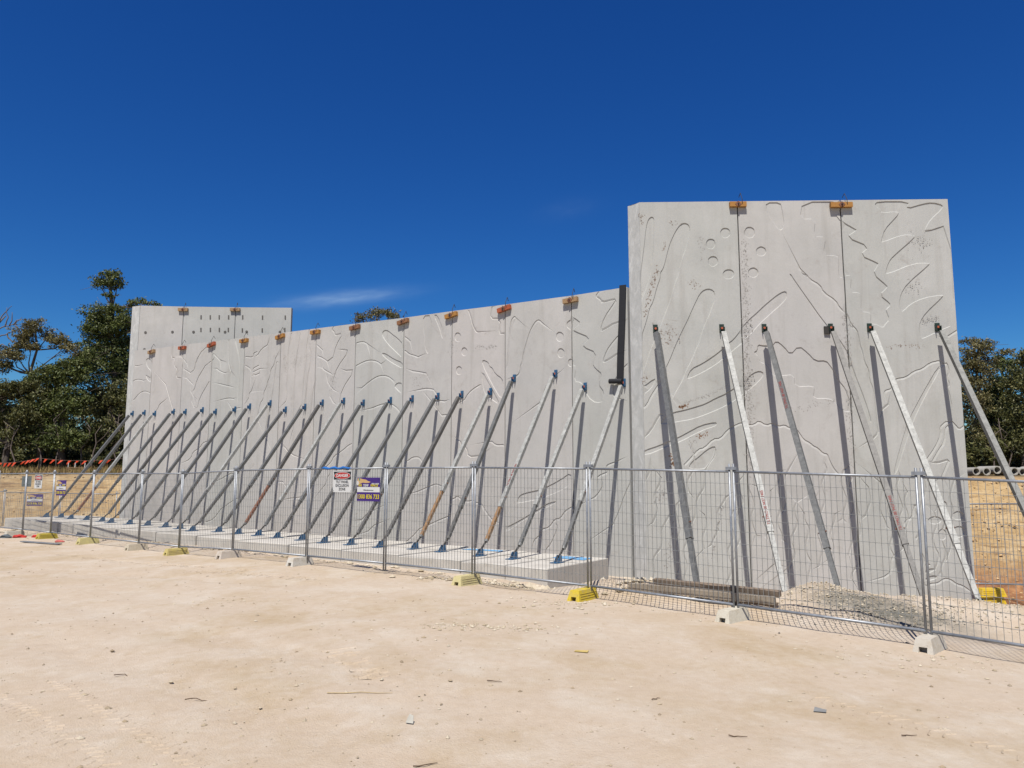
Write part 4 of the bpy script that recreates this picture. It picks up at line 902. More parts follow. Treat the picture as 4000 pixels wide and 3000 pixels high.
fl = ['temporary fence panel beyond the white foot with red rags', 'temporary fence panel from rag-draped foot to sulphur yellow foot, danger sign on it', 'temporary fence panel from sulphur yellow foot to pale lemon foot, hire sign on it',
      'temporary fence panel between the pale lemon foot and the cream foot', 'temporary fence panel between the cream foot and the pale yellow foot', 'temporary fence panel between the pale yellow foot and the pinkish white foot',
      'temporary fence panel between the pinkish white foot and the small white foot', 'temporary fence panel with the large danger sign and blue rag on its rail', 'temporary fence panel next to the large signs, cream yellow foot at its end',
      'temporary fence panel between the cream yellow foot and the bright yellow foot', 'temporary fence panel between the bright yellow foot and the clean white foot', 'temporary fence panel between the clean white foot and the chipped white foot', 'temporary fence panel running on past the chipped white foot']
for i in range(len(FENCE)-1):
    fence_panel(FENCE[i], FENCE[i+1], (FTOP[i], FTOP[i+1]), fl[i], 'temporary fence panels along the site')
def foot(x, y, yaw, mat, label, group=None, zb=None, s=1.0, chip=False):
    """tapered block with hand holes at both ends; yaw: direction of its long axis"""
    z = gz(x, y)-.008 if zb is None else zb
    t = thing('ballast_block', (x, y, z), label, 'fence foot', group)
    ax = Vector((math.cos(yaw), math.sin(yaw), 0)); ay = Vector((-ax.y, ax.x, 0)); Z = Vector((0, 0, 1)); o = Vector((x, y, z))
    lb, lt, wb, wt, h = .29*s, .24*s, .115*s, .08*s, .17*s
    P = lambda a, b, c: o+ax*a+ay*b+Z*c
    mb = MB(); 
    mb.add([P(-lt, -wt, h), P(lt, -wt, h), P(lt, wt, h), P(-lt, wt, h), P(-lb, -wb, 0), P(lb, -wb, 0), P(lb, wb, 0), P(-lb, wb, 0)], [(0, 1, 2, 3), (4, 5, 1, 0), (6, 7, 3, 2)])
    for sg in (-1, 1):
        hw, h0, h1, dp = .045*s, .0, .075*s, .10*s
        fx = lambda c: sg*(lb+(lt-lb)*c/h)
        wv = lambda c: wb+(wt-wb)*c/h
        v = [P(fx(0), -wb, 0), P(fx(0), -hw, 0), P(fx(0), hw, 0), P(fx(0), wb, 0), P(fx(h1), -hw, h1), P(fx(h1), hw, h1), P(fx(h), -wt, h), P(fx(h), wt, h),
             P(fx(0)-sg*dp, -hw, 0), P(fx(0)-sg*dp, hw, 0), P(fx(h1)-sg*dp, -hw, h1), P(fx(h1)-sg*dp, hw, h1)]
        f = [(0, 1, 4, 6), (2, 3, 7, 5), (4, 5, 7, 6), (1, 8, 10, 4), (2, 5, 11, 9), (4, 10, 11, 5), (8, 9, 11, 10)]
        mb.add(v, [q if sg > 0 else tuple(reversed(q)) for q in f])
    body = mb.build('body', mat, t)
    # moulded ribs along both long sides
    for k in range(3 if 'yellow' in mat.name else 0):
        c = h*(.3+.2*k); wv = wb+(wt-wb)*c/h+.002
        for sg in (-1, 1):
            MB().beam(P(-lb*.8, sg*wv, c), P(lb*.8, sg*wv, c), .004, .010, Z).build('rib', mat, body)
    return t
def dirty(key, hexc):
    if key in MATS: return MATS[key]
    n = N(key, .65); p = n.pos(src='World'); c = tuple(x*.74 for x in lin(hexc))
    k = n.mix(n.ramp(n.noise(p, 9, 7, .7), [(.45, 0.), (.7, .55)]), c, tuple(x*.8 for x in lin('#b7a688'))); k = n.mix(n.ramp(n.noise(p, 30, 5, .7), [(.58, 0.), (.68, .5)]), k, lin('#75664e'))
    n.color(k); n.bump(n.noise(p, 40, 5), .3, .01); MATS[key] = n.m; return n.m
def fmat(key, hexc, var=.07): return dirty(key, hexc)
FYAW = math.atan2(.793, .609)
feet = [(1, 'white_foot', '#d8d2c2', 'white fence foot draped with red rags'), (2, 'yellow_dull', '#d0bc45', 'dull sulphur yellow fence foot at the joint between danger sign panel and hire sign panel'), (3, 'lemon', '#ddd08a', 'pale lemon fence foot under the hire sign panel'),
        (4, 'cream', '#dcd0b8', 'cream fence foot with dusty shaded side'), (5, 'yellow_pale', '#dcc97a', 'pale yellow fence foot beneath leaning shadow'), (6, 'pink', '#dfd3c4', 'pinkish white fence foot before the stepped footing'),
        (7, 'white_small', '#e2dccf', 'small white fence foot beside the panel with the large signs'), (9, 'cream_yellow', '#e2d59a', 'cream yellow fence foot among pale rubble'), (10, 'yellow_bright', '#e8cb2e', 'bright yellow plastic fence foot at the end of the footing slab'),
        (11, 'white_clean', '#e6dfcb', 'clean white fence foot with brown hand hole in front of the old timbers'), (12, 'white_chipped', '#ddd5c5', 'chipped white fence foot with worn concrete corner beside the grey gravel')]
PLUS = {1: -.25}
for i, key, hx, lab in feet:
    x, y = FENCE[i]; dx = rnd.uniform(-.05, .05) + (-.12 if i in (1,) else 0)
    foot(x+FN.x*.07+dx-.03, y+FN.y*.07, FYAW+rnd.uniform(-.08, .08) - (.08 if i >= 11 else 0), fmat(key, hx), lab, 'feet of the temporary fence')

# back fences ---------------------------------------------------------------
for (a, b, z, lb) in [((-23.1, 32.2), (-20.7, 31.7), (1.30, 1.26), 'rear temporary fence panel by the cut bank, without any sign'), ((-20.7, 31.7), (-18.3, 31.5), (1.24, 1.22), 'rear temporary fence panel by the cut bank carrying a dull hire sign'), ((-18.3, 31.5), (-15.95, 31.4), (1.20, 1.16), 'rear temporary fence panel between the cut bank and the end of the long wall')]:
    fence_panel(a, b, z, lb, 'rear fence panels', (30, 10), .003)
for (a, b, z, lb) in [((9.4, 18.3), (11.75, 17.75), (1.18, 1.20), 'rear temporary fence panel starting at the free end of the tall wall'), ((11.75, 17.75), (14.1, 17.3), (1.20, 1.20), 'rear temporary fence panel further out from the tall wall')]:
    fence_panel(a, b, z, lb, 'rear fence panels', (30, 10), .003)
M_YB = fmat('yellow_vivid', '#f0c808')
zb = gz(10.15, 16.75)
f1 = foot(10.15, 16.75, .12, M_YB, 'vivid yellow plastic foot under another one at the end of the tall wall', 'stacked yellow feet', zb-.005)
foot(10.15, 16.73, .10, M_YB, 'vivid yellow plastic foot stacked on another one at the end of the tall wall', 'stacked yellow feet', zb+.167)

# ------------------------------------------------------------------ signs
M_SW = plain('sign_white', '#e6e6e2', .5, 0, .03); M_SB = plain('sign_black', '#1c1c1e', .5, 0, .05); M_SR = plain('sign_red', '#c3221c', .5, 0, .04)
M_SP = plain('sign_purple', '#43217e', .5, 0, .06); M_SY = plain('sign_yellow', '#e8d427', .5, 0, .05); M_SG = plain('sign_grey_letters', '#4a4d52', .6, 0, .05)
M_SKIN = plain('sign_tan_hand', '#d8b27a', .6, 0, .05); M_PLATE = plain('sign_back_grey', '#7d8a8a', .6, .1, .08)
def flat(parent, name, mat, o, x, y, pts, lift):
    """flat printed patch: pts in sign metres"""
    z = Vector(x).cross(Vector(y)); P = [Vector(o)+Vector(x)*p[0]+Vector(y)*p[1]+z*lift for p in pts]
    return MB().add(P, [tuple(range(len(P)))]).build(name, mat, parent)
def rect(x0, y0, x1, y1): return [(x0, y0), (x1, y0), (x1, y1), (x0, y1)]
def sign_board(name, c, x, y, w_, h_, label, cat, base_mat, group=None):
    c, x, y = Vector(c), Vector(x), Vector(y); z = x.cross(y)
    t = thing(name, c-y*h_/2, label, cat, group)
    MB().box(c, x, y, z, w_/2, h_/2, .002).build('board', base_mat, t)
    for sx in (-1, 1):
        for sy in (-1, 1): MB().beam(c+x*sx*w_*.46+y*sy*h_*.44-z*.02, c+x*sx*w_*.46+y*sy*h_*.44+z*.006, .012, .012, x).build('cable_tie', M_SB, t)
    return t
def T_(t, body, c, x, y, px_, py_, size, mat, bold=0., lift=.006, sx=1.):
    x, y = Vector(x), Vector(y); z = x.cross(y); return text_mesh(body, size, frame(Vector(c)+x*px_+y*py_+z*lift, x, y), mat, t, 'lettering', bold, 'CENTER', sx)
UP = Vector((0, 0, 1))
def danger(c, x, label):
    w_, h_ = .57, .435; t = sign_board('danger_sign', c, x, UP, w_, h_, label, 'sign', M_SW, 'danger signs')
    flat(t, 'black_band', M_SB, c, x, UP, rect(-.262, .035, .262, .197), .0035)
    el = lambda a, b: [(a*math.cos(k*math.pi/18), .116+b*math.sin(k*math.pi/18)) for k in range(36)]
    flat(t, 'white_oval', M_SW, c, x, UP, el(.248, .072), .0045); flat(t, 'red_oval', M_SR, c, x, UP, el(.238, .064), .0055)
    T_(t, 'DANGER', c, x, UP, 0, .114, .082, M_SW, .0022, .0075, 1.1)
    for k, s in enumerate(('TILT PANEL', 'EXCLUSION', 'ZONE')): T_(t, s, c, x, UP, 0, -.012-.073*k, .074, M_SG, .0012, .005, 1.02)
    return t
def hire(c, x, label, dull=False):
    w_, h_ = .66, .46; t = sign_board('hire_sign', c, x, UP, w_, h_, label, 'sign', M_SP, 'fence hire signs')
    yb = M_SY
    flat(t, 'white_panel', M_SW, c, x, UP, rect(-.325, -.055, .325, .045), .0035)
    hand = [(-.32, .215), (-.25, .218), (-.17, .20), (-.08, .19), (-.02, .165), (.02, .155), (.05, .15), (.06, .14), (.0, .125), (-.08, .122), (-.16, .13), (-.22, .115), (-.30, .085), (-.325, .09)]
    flat(t, 'hand', M_SKIN, c, x, UP, hand, .004)
    flat(t, 'cuff', M_SW, c, x, UP, [(-.325, .16), (-.29, .165), (-.28, .09), (-.325, .075)], .005)
    flat(t, 'watch', plain('sign_watch', '#3f8f86', .5), c, x, UP, [(-.275, .215), (-.245, .216), (-.245, .17), (-.275, .17)], .005)
    T_(t, 'HIRE & SALES', c, x, UP, .2, .108, .036, M_SW, .001)
    T_(t, '1300', c, x, UP, -.245, .074, .062, yb, .0015); T_(t, 'TEMP', c, x, UP, -.07, .074, .062, M_SW, .0015, sx=1.05); T_(t, 'FENCE', c, x, UP, .17, .074, .062, yb, .0015, sx=1.15)
    T_(t, '1300tempfence.com.au', c, x, UP, 0, -.015, .032, M_SG, .0006)
    T_(t, '1300 836 733', c, x, UP, 0, -.145, .118, yb, .0022, sx=.98)
    return t
fence_z = lambda x: float(np.interp(x, FX, FTOP))
def on_fence(x, z, off=.03):
    i = max(k for k in range(len(FENCE)-1) if FENCE[k][0] <= x); a, b = FENCE[i], FENCE[i+1]; k = (x-a[0])/(b[0]-a[0])
    return Vector((x, a[1]+(b[1]-a[1])*k, z))+FN*off
danger(on_fence(-3.42, 1.715), FD, 'white danger sign reading TILT PANEL EXCLUSION ZONE below a blue rag on the fence')
hire(on_fence(-2.80, 1.56), FD, 'purple and yellow fence hire sign beside the danger sign with the blue rag')
danger(on_fence(-15.06, 1.69), FD, 'danger sign on the fence beside a grey sign back, near the cut bank')
hire(on_fence(-13.72, 1.50), FD, 'purple and yellow fence hire sign on the panel between sulphur yellow and lemon feet')
c = on_fence(-15.93, 1.69, -.04)
t = thing('sign_back', c, 'plain grey back of a sign turned away on the fence near the cut bank', 'sign'); MB().box(c, FD, FN, UP, .37, .003, .17).build('board', M_PLATE, t)
for k in (-1, 1): MB().box(c+FN*.006+UP*.09*k, FD, FN, UP, .36, .004, .006).build('rib', M_PLATE, t)
hire(Vector((-19.35, 31.52, .93)), Vector((1, -.06, 0)).normalized(), 'fence hire sign on the rear fence against the cut bank')
# blue rag knotted along the top rail
rg = MB(); pts = [on_fence(-3.98+.068*k, fence_z(-3.98+.068*k)+.012+.012*math.sin(k*1.7), 0.002) for k in range(12)]
rg.tube(pts, [.012]+[.026+.006*math.sin(k*2.1) for k in range(10)]+[.010], 7); tag(rg.build('blue_rag', plain('blue_cloth', '#1a6fc0', .8), None, True), 'blue rag wound along the fence top rail above the large danger sign', 'rag')

# ------------------------------------------------------------------ old timbers, sheets, rubble and small litter
M_OLD = mat_timber('weathered_timber', '#7d7263', '#a39683'); M_OLD2 = mat_timber('weathered_timber_brown', '#6f6152', '#927f6a')
def timber(a, b, wd, ht, mat, label, roll=0.):
    a, b = Vector(a), Vector(b); t = thing('old_timber', (a+b)/2, label, 'timber', 'old timbers behind the fence')
    d = (b-a).normalized(); s = Vector((d.y, -d.x, 0)).normalized(); s = Matrix.Rotation(roll, 3, d) @ s; n_ = 8; mb = MB(); up = d.cross(s)
    for k in range(n_+1):
        p = a.lerp(b, k/n_); j = lambda: rnd.uniform(-.006, .006)
        mb.v += [tuple(p+s*(wd/2*i+j())+up*(ht/2*q+j())) for i, q in ((-1, -1), (1, -1), (1, 1), (-1, 1))]
    for k in range(n_):
        for i in range(4): b0 = 4*k; mb.f.append((b0+i, b0+(i+1) % 4, b0+4+(i+1) % 4, b0+4+i))
    mb.f += [(3, 2, 1, 0), (4*n_, 4*n_+1, 4*n_+2, 4*n_+3)]
    mb.build('plank', mat, t)
za = lambda x, y, h: Vector((x, y, gz(x, y)+h))
timber((1.86, 12.42, .085), (3.66, 11.0, .075), .10, .10, M_OLD, 'long grey weathered timber lying along the fence behind the clean white foot')
timber((2.25, 12.42, .16), (3.78, 11.14, .15), .12, .085, M_OLD2, 'brown split timber lying on top behind the long grey timber', .12)
timber((2.75, 11.85, .05), (3.70, 11.05, .01), .12, .05, M_OLD2, 'short dark timber wedged under the pair of old timbers', .05)
def sheet(name, pts, mat, label, cat, thick=.006):
    P = [Vector(p) for p in pts]; n_ = (P[1]-P[0]).cross(P[2]-P[0]).normalized(); mb = MB()
    mb.add(P+[p-n_*thick for p in P], [tuple(range(len(P))), tuple(reversed(range(len(P), 2*len(P))))]+[(i, len(P)+i, len(P)+(i+1) % len(P), (i+1) % len(P)) for i in range(len(P))])
    return tag(mb.build(name, mat), label, cat)
M_TARP = plain('blue_plastic', '#6fb0e0', .6)
zt_ = float(slab_top(21.9))
sheet('blue_sheet', [on_long(21.2, zt_+.012, 2.35), on_long(22.2, zt_+.012, 2.45), on_long(22.15, zt_+.012, 2.0), on_long(21.5, zt_+.012, 1.95)], M_TARP, 'light blue plastic sheet on the last footing block', 'sheet')
zt2 = float(slab_top(19.45))
sheet('blue_sheet', [on_long(18.8, zt2+.012, 2.25), on_long(19.9, zt2+.012, 2.2), on_long(19.8, zt2+.012, 1.95), on_long(18.9, zt2+.012, 2.0)], M_TARP, 'light blue plastic sheet on a footing block behind the brown-tubed brace', 'sheet')
# fallen bar and rags by the white foot at the far end
p, q = za(-14.15, 22.6, .03), za(-12.7, 22.0, .03); tag(MB().beam(p, q, .13, .025).build('steel_bar', M_GALV), 'flat grey steel bar lying on the sand before the sulphur yellow foot', 'bar')
M_RAG = plain('red_cloth', '#c8342c', .9)
def rag(x, y, mat, label, s=.12):
    bm = bmesh.new(); bmesh.ops.create_icosphere(bm, subdivisions=2, radius=s)
    for v in bm.verts: v.co = Vector((v.co.x*1.6*(1+rnd.uniform(-.3, .3)), v.co.y*(1+rnd.uniform(-.3, .3)), v.co.z*.55*(1+rnd.uniform(-.4, .4))))
    me = bpy.data.meshes.new('rag'); bm.to_mesh(me); bm.free(); me.materials.append(mat); o = bpy.data.objects.new('rag', me); COL.objects.link(o); o.location = (x, y, gz(x, y)+s*.25); tag(o, label, 'rag')
rag(-15.35, 24.35, M_RAG, 'red rag at the near end of the white foot with red rags', .13); rag(-14.9, 24.45, M_RAG, 'red rag beside the middle of the white foot', .09)
rag(-13.15, 22.75, plain('pink_white_rag', '#c96a60', .9), 'small red and white rag next to the sulphur yellow foot', .09)
rag(-15.72, 24.25, plain('grey_rag', '#5c6468', .8), 'dark grey rag bundle at the end of the white foot', .12)
# sheet of plasterboard-like litter, twigs
M_TWIG = plain('dry_twig', '#6a5540', .9)
def twig(x, y, L, ang, mat, label, r=.0045):
    pts = [za(x+math.cos(ang)*L*k/4-L*.5*math.cos(ang), y+math.sin(ang)*L*k/4-L*.5*math.sin(ang), r+rnd.uniform(0, .01)) + Vector((rnd.uniform(-.01, .01), rnd.uniform(-.015, .015), 0)) for k in range(5)]
    tag(MB().tube(pts, [r, r, r*.8, r*.7, r*.4], 5).build('twig', mat), label, 'twig', 'twigs on the sand')
M_TWIGP = plain('pale_twig', '#c9b284', .9)
for (x, y, L, a, m, lb) in [(-1.28, 6.75, .55, .05, M_TWIGP, 'straight straw coloured stick lying on the sand'), (-.55, 5.15, .30, .5, M_TWIG, 'short dark twig on the sand'), (-.15, 7.15, .26, -.4, M_TWIG, 'short dark twig on the sand'), (-2.6, 6.6, .35, .1, M_TWIG, 'short dark twig on the sand'),
                             (-3.6, 7.4, .3, .3, M_TWIG, 'short dark twig on the sand'), (1.6, 5.7, .22, -.2, M_TWIG, 'short dark twig on the sand'), (1.2, 6.7, .2, .7, M_TWIG, 'short dark twig on the sand'), (2.9, 5.9, .2, .2, M_TWIG, 'short dark twig on the sand'), (-1.7, 4.95, .26, .9, M_TWIGP, 'bent pale twig on the sand')]: twig(x, y, L*.55 if m is M_TWIG else L, a, m, lb)
sheet('torn_card', [za(.66, 8.45, .01), za(.80, 8.43, .012), za(.82, 8.50, .015), za(.68, 8.52, .01)], plain('yellow_card', '#d8bd70', .8), 'scrap of yellowish card on the sand', 'litter', .004)
sheet('paper_scrap', [za(-.79, 5.97, .01), za(-.73, 5.95, .01), za(-.735, 6.0, .05), za(-.765, 6.01, .06)], plain('white_paper', '#b9b5a8', .8), 'crumpled white paper scrap standing on the sand', 'litter', .004)
sheet('grey_scrap', [za(2.42, 6.45, .01), za(2.51, 6.42, .012), za(2.53, 6.46, .02), za(2.45, 6.50, .03)], plain('grey_paper', '#8f8f8c', .8), 'grey crumpled scrap on the sand', 'litter', .004)

# tyre tread marks pressed into the sand
def tread(p0, p1, wd, pitch, ht, chev):
    a, b = Vector(p0), Vector(p1); d = (b-a).normalized(); s = Vector((d.y, -d.x)); n_ = int((b-a).length/pitch); V = []; F = []
    for k in range(n_):
        if rnd.random() < .18: continue
        c = a+d*pitch*k; L = wd*rnd.uniform(.5, 1)
        for j in range(4):
            u0, u1 = -L/2+L*j/4, -L/2+L*(j+1)/4
            if rnd.random() < .2: continue
            q = [c+s*u0+d*(abs(u0)*chev-.02), c+s*u1+d*(abs(u1)*chev-.02), c+s*u1+d*(abs(u1)*chev+.02), c+s*u0+d*(abs(u0)*chev+.02)]
            h = ht*rnd.uniform(.5, 1.1); m0, m1 = (q[0]+q[3])/2, (q[1]+q[2])/2; b0 = len(V)
            V += [(p.x+rnd.uniform(-.006, .006), p.y+rnd.uniform(-.006, .006), gz(p.x, p.y)-.004) for p in q]+[(m0.x, m0.y, gz(m0.x, m0.y)+h), (m1.x, m1.y, gz(m1.x, m1.y)+h)]
            F += [(b0, b0+1, b0+5, b0+4), (b0+2, b0+3, b0+4, b0+5), (b0+1, b0+2, b0+5), (b0+3, b0, b0+4)]
    return V, F
V, F = [], []
for a in [((-1.9, 8.6), (-1.15, 7.1), .42, .11, .012, 0.), ((-4.5, 6.9), (-1.7, 4.3), .22, .10, .008, .5), ((-4.1, 7.2), (-1.35, 4.5), .2, .10, .008, -.5), ((-6.5, 15.6), (-3.2, 13.9), .5, .13, .014, .3), ((-11, 19.3), (-5, 15.2), .5, .16, .016, .3), ((2.6, 6.9), (3.6, 5.4), .3, .1, .008, .4)]:
    v, f = tread(*a); F += [tuple(i+len(V) for i in q) for q in f]; V += v
me = bpy.data.meshes.new('tyre_tracks'); me.from_pydata(V, [], F); me.update(); me.materials.append(M_GROUND); o = bpy.data.objects.new('tyre_tracks', me); COL.objects.link(o); tag(o, 'broken tyre tread marks in the sand', 'tyre tracks', kind='stuff')

# stones: scattered over the sand, on the berm, along the slab
def stones(name, pts, sizes, mat, label):
    base = [Vector(v).normalized() for v in ((1, 0, .1), (.3, .95, 0), (-.8, .6, .1), (-.85, -.5, 0), (.2, -1, .1), (.1, .1, .9), (.0, 0, -.6))]
    fs = [(0, 1, 5), (1, 2, 5), (2, 3, 5), (3, 4, 5), (4, 0, 5), (1, 0, 6), (2, 1, 6), (3, 2, 6), (4, 3, 6), (0, 4, 6)]
    V = []; F = []
    for (x, y, z), s in zip(pts, sizes):
        a = rnd.uniform(0, 6.28); ca, sa = math.cos(a), math.sin(a); b0 = len(V); sx, sy, sz = s*rnd.uniform(.8, 1.4), s*rnd.uniform(.7, 1.1), s*rnd.uniform(.5, .9)
        for v in base:
            q = Vector((v.x*sx*rnd.uniform(.8, 1.2), v.y*sy*rnd.uniform(.8, 1.2), v.z*sz*rnd.uniform(.8, 1.2))); V.append((x+q.x*ca-q.y*sa, y+q.x*sa+q.y*ca, z+q.z))
        F += [tuple(b0+i for i in f) for f in fs]
    me = bpy.data.meshes.new(name); me.from_pydata(V, [], F); me.update(); me.materials.append(mat); o = bpy.data.objects.new(name, me); COL.objects.link(o); tag(o, label, 'stones', kind='stuff')
def stone_mat(key, cols):
    n = N(key, .95); n.color(n.ramp(n.island(), [(i/(len(cols)-1), lin(h)) for i, h in enumerate(cols)])); return n.m
M_ST = stone_mat('limestone_stones', ['#9c8b70', '#b3a48c', '#bdb19c', '#8a7a62', '#b8ab94']); M_STG = stone_mat('grey_aggregate', ['#4a4942', '#6d6b62', '#88857a', '#5c5a52'])
M_STB = stone_mat('bank_clods', ['#9c7c50', '#b8976a', '#cfb58c', '#ab8a5c'])
def scatter(n_, fx, fy, s0, s1, pw=3, cond=None):
    pts = []; ss = []
    x = fx(n_); y = fy(n_); z = ground_z(x, y); s = s0+(s1-s0)*nrs.rand(n_)**pw
    if cond is not None: m = cond(x, y); x, y, z, s = x[m], y[m], z[m], s[m]
    return list(zip(x, y, z+s*.15)), list(s)
fy_ = lambda n_: 3.5*(14/3.5)**nrs.rand(n_)
def persp(n_):
    y = 3.4*(26/3.4)**nrs.rand(n_); x = (nrs.rand(n_)-.5)*1.5*y; return x, y
x, y = persp(4200); dens = fbm(x*.5, y*.5, 40)+.5; q = (x-4.9)*.609+(y-9.33)*.793; m = (q < .2) & (nrs.rand(len(x)) < np.clip(dens*1.2, .15, 1))
x, y = x[m], y[m]; s = .003+.018*nrs.rand(len(x))**5+.0006*y; stones('loose_stones', list(zip(x, y, ground_z(x, y)+s*.1)), list(s), M_ST, 'small pale stones strewn over the sand')
# pale rubble: by the fence in the middle, on the berms, against the slab
def blob(cx, cy, rx, ry, n_, s0, s1):
    a = nrs.randn(n_, 2); x = cx+a[:, 0]*rx; y = cy+a[:, 1]*ry; s = s0+(s1-s0)*nrs.rand(n_)**4; return list(zip(x, y, ground_z(x, y)+s*.2)), list(s)
P_, S_ = [], []
for a in [(-.35, 9.75, .42, .14, 420, .005, .026), (-.15, 14.1, .25, .12, 90, .015, .09), (-1.1, 14.3, .4, .15, 90, .015, .07), (.55, 14.35, .3, .1, 80, .02, .12), (1.25, 13.9, .35, .2, 110, .015, .08), (4.6, 11.55, .4, .3, 1200, .003, .022), (6.0, 11.0, 1.0, .4, 2200, .003, .022), (3.2, 11.9, .6, .35, 140, .01, .05), (2.2, 12.6, .3, .2, 60, .02, .09), (-1.0, 9.0, .6, .4, 160, .004, .018), (.9, 11.6, .5, .3, 120, .01, .04), (-4.2, 11.8, .6, .3, 140, .005, .02), (4.5, 8.6, .6, .3, 120, .006, .025), (-16.7, 27.0, .5, .2, 60, .03, .12)]:
    p_, s_ = blob(*a); P_ += p_; S_ += s_
for k in range(500):
    u = rnd.uniform(0, 22.4); d = 4.25+abs(rnd.gauss(0, .22)); p = on_long(u, 0, d); s = .012+.06*rnd.random()**5; P_.append((p.x, p.y, gz(p.x, p.y)+s*.2)); S_.append(s)
stones('rubble', P_, S_, stone_mat('bright_rubble', ['#ab9d83', '#c0b39b', '#cbc0ab', '#9f9075', '#bdb098']), 'pale limestone rubble along the footing and on the berm')
P_, S_ = blob(5.2, 10.68, .62, .2, 1700, .004, .018); p2, s2 = blob(4.7, 11.1, .25, .16, 500, .004, .016); stones('grey_gravel', P_+p2, S_+s2, M_STG, 'spilled grey gravel on the berm beside the chipped white foot')
x = nrs.uniform(10.3, 17, 1800); y = np.concatenate([nrs.uniform(17.5, 23, 500), nrs.uniform(20.2, 22.8, 1300)]); s = .008+.04*nrs.rand(1800)**4; P_ = list(zip(x, y, ground_z(x, y)+s*.2)); S_ = list(s)
x = nrs.uniform(-26, -15.5, 700); y = nrs.uniform(31.5, 37, 700); s = .015+.06*nrs.rand(700)**4; stones('bank_clods', P_+list(zip(x, y, ground_z(x, y)+s*.2)), S_+list(s), M_STB, 'clods and stones on the cut earth bank')

# ------------------------------------------------------------------ concrete pipes on the bank
M_PIPE = plain('pipe_concrete', '#b9b4a8', .9, 0, .12, 4, .2)
for k in range(11):
    x = 18.98+.37*k+(.06 if k > 0 else 0)+rnd.uniform(-.01, .01); y = 31.6+rnd.uniform(-.06, .06); r = .165+rnd.uniform(-.006, .006); zc = gz(x, y+.6)+r+.02
    t = thing('concrete_pipe', (x, y+.6, zc-r), 'grey concrete drainage pipe on the bank, '+ORD[k+1]+' in the row from the tall wall', 'pipe', 'pipes on the bank')
    mb = MB(); n_ = 20; ring = lambda rr, yy: [(x+rr*math.cos(2*math.pi*i/n_), yy, zc+rr*math.sin(2*math.pi*i/n_)) for i in range(n_)]
    mb.add(ring(r, y)+ring(r*.74, y)+ring(r*.74, y+1.2)+ring(r, y+1.2), [(a*n_+i, a*n_+(i+1) % n_, ((a+1) % 4)*n_+(i+1) % n_, ((a+1) % 4)*n_+i) for a in range(4) for i in range(n_)])
    mb.build('barrel', M_PIPE, t, False)

# ------------------------------------------------------------------ bunting on pickets above the cut bank
M_FLAG = plain('orange_flag', '#f0501c', .6, 0, .1); M_ROPE = plain('rope', '#8a6a5a', .8); M_PICK = plain('rusty_picket', '#4a3428', .8)
bz = lambda x: gz(x, 40)
PK = [(-27.4, 40, 2.70), (-24.53, 40, 2.86), (-19.6, 40, 2.90)]
bt = thing('flag_bunting', (-24.5, 40, bz(-24.5)), 'line of orange safety flags strung on thin pickets above the cut bank', 'bunting')
for (x, y, z) in PK: MB().beam((x, y, bz(x)-.2), (x+.06, y, z+.04), .035, .035).build('picket', M_PICK, bt)
rope = []
for a, b in zip(PK[:-1], PK[1:]):
    for k in range(13):
        t_ = k/12; p = Vector(a).lerp(Vector(b), t_); p.z -= .16*4*t_*(1-t_); rope.append(p)
MB().tube(rope, .008, 5).build('cord', M_ROPE, bt)
for i in range(1, len(rope)-1):
    for q in (0.,):
        p = rope[i].lerp(rope[i+1], q) if i+1 < len(rope) else rope[i]
        if rnd.random() < .05: continue
        w_, h_ = .075, rnd.uniform(.17, .22); sk = rnd.uniform(-.20, -.06); tw = rnd.uniform(-.05, .05)
        mb = MB(); mb.add([p+Vector((-w_, -.002, 0)), p+Vector((w_, -.002, 0)), p+Vector((w_*.35+sk, tw-.03, -h_)), p+Vector((-w_*.35+sk, tw-.05, -h_)), p+Vector((-w_, .006, 0)), p+Vector((w_, .006, 0)), p+Vector((w_*.35+sk, tw-.02, -h_)), p+Vector((-w_*.35+sk, tw-.04, -h_))],
                          [(0, 3, 2, 1), (4, 5, 6, 7), (0, 1, 5, 4), (1, 2, 6, 5), (2, 3, 7, 6), (3, 0, 4, 7)]); mb.build('flag', M_FLAG, bt)
# survey profile: three white-topped pegs with crossed laths
pf = thing('survey_profile', (-22.4, 39.6, gz(-22.4, 39.6)), 'small survey frame of white-topped pegs with crossed laths on the bank', 'survey frame')
M_LATH = plain('lath', '#9a7a5c', .9); M_PEGW = plain('peg_white', '#dcd8cc', .8)
for x in (-22.75, -22.4, -21.9):
    z0 = gz(x, 39.6); pg = MB().beam((x, 39.6, z0-.1), (x+.02, 39.6, z0+.38), .035, .035).build('peg', M_LATH, pf); MB().beam((x+.02, 39.6, z0+.381), (x+.035, 39.6, z0+.62), .037, .037).build('white_top', M_PEGW, pg)
for a, b in (((-22.78, .34), (-21.85, .05)), ((-22.78, .05), (-21.85, .34)), ((-22.8, .38), (-21.85, .37)), ((-22.6, .02), (-22.3, .3))):
    MB().beam((a[0], 39.57, gz(a[0], 39.6)+a[1]), (b[0], 39.56, gz(b[0], 39.6)+b[1]), .02, .03).build('lath', M_LATH, pf)

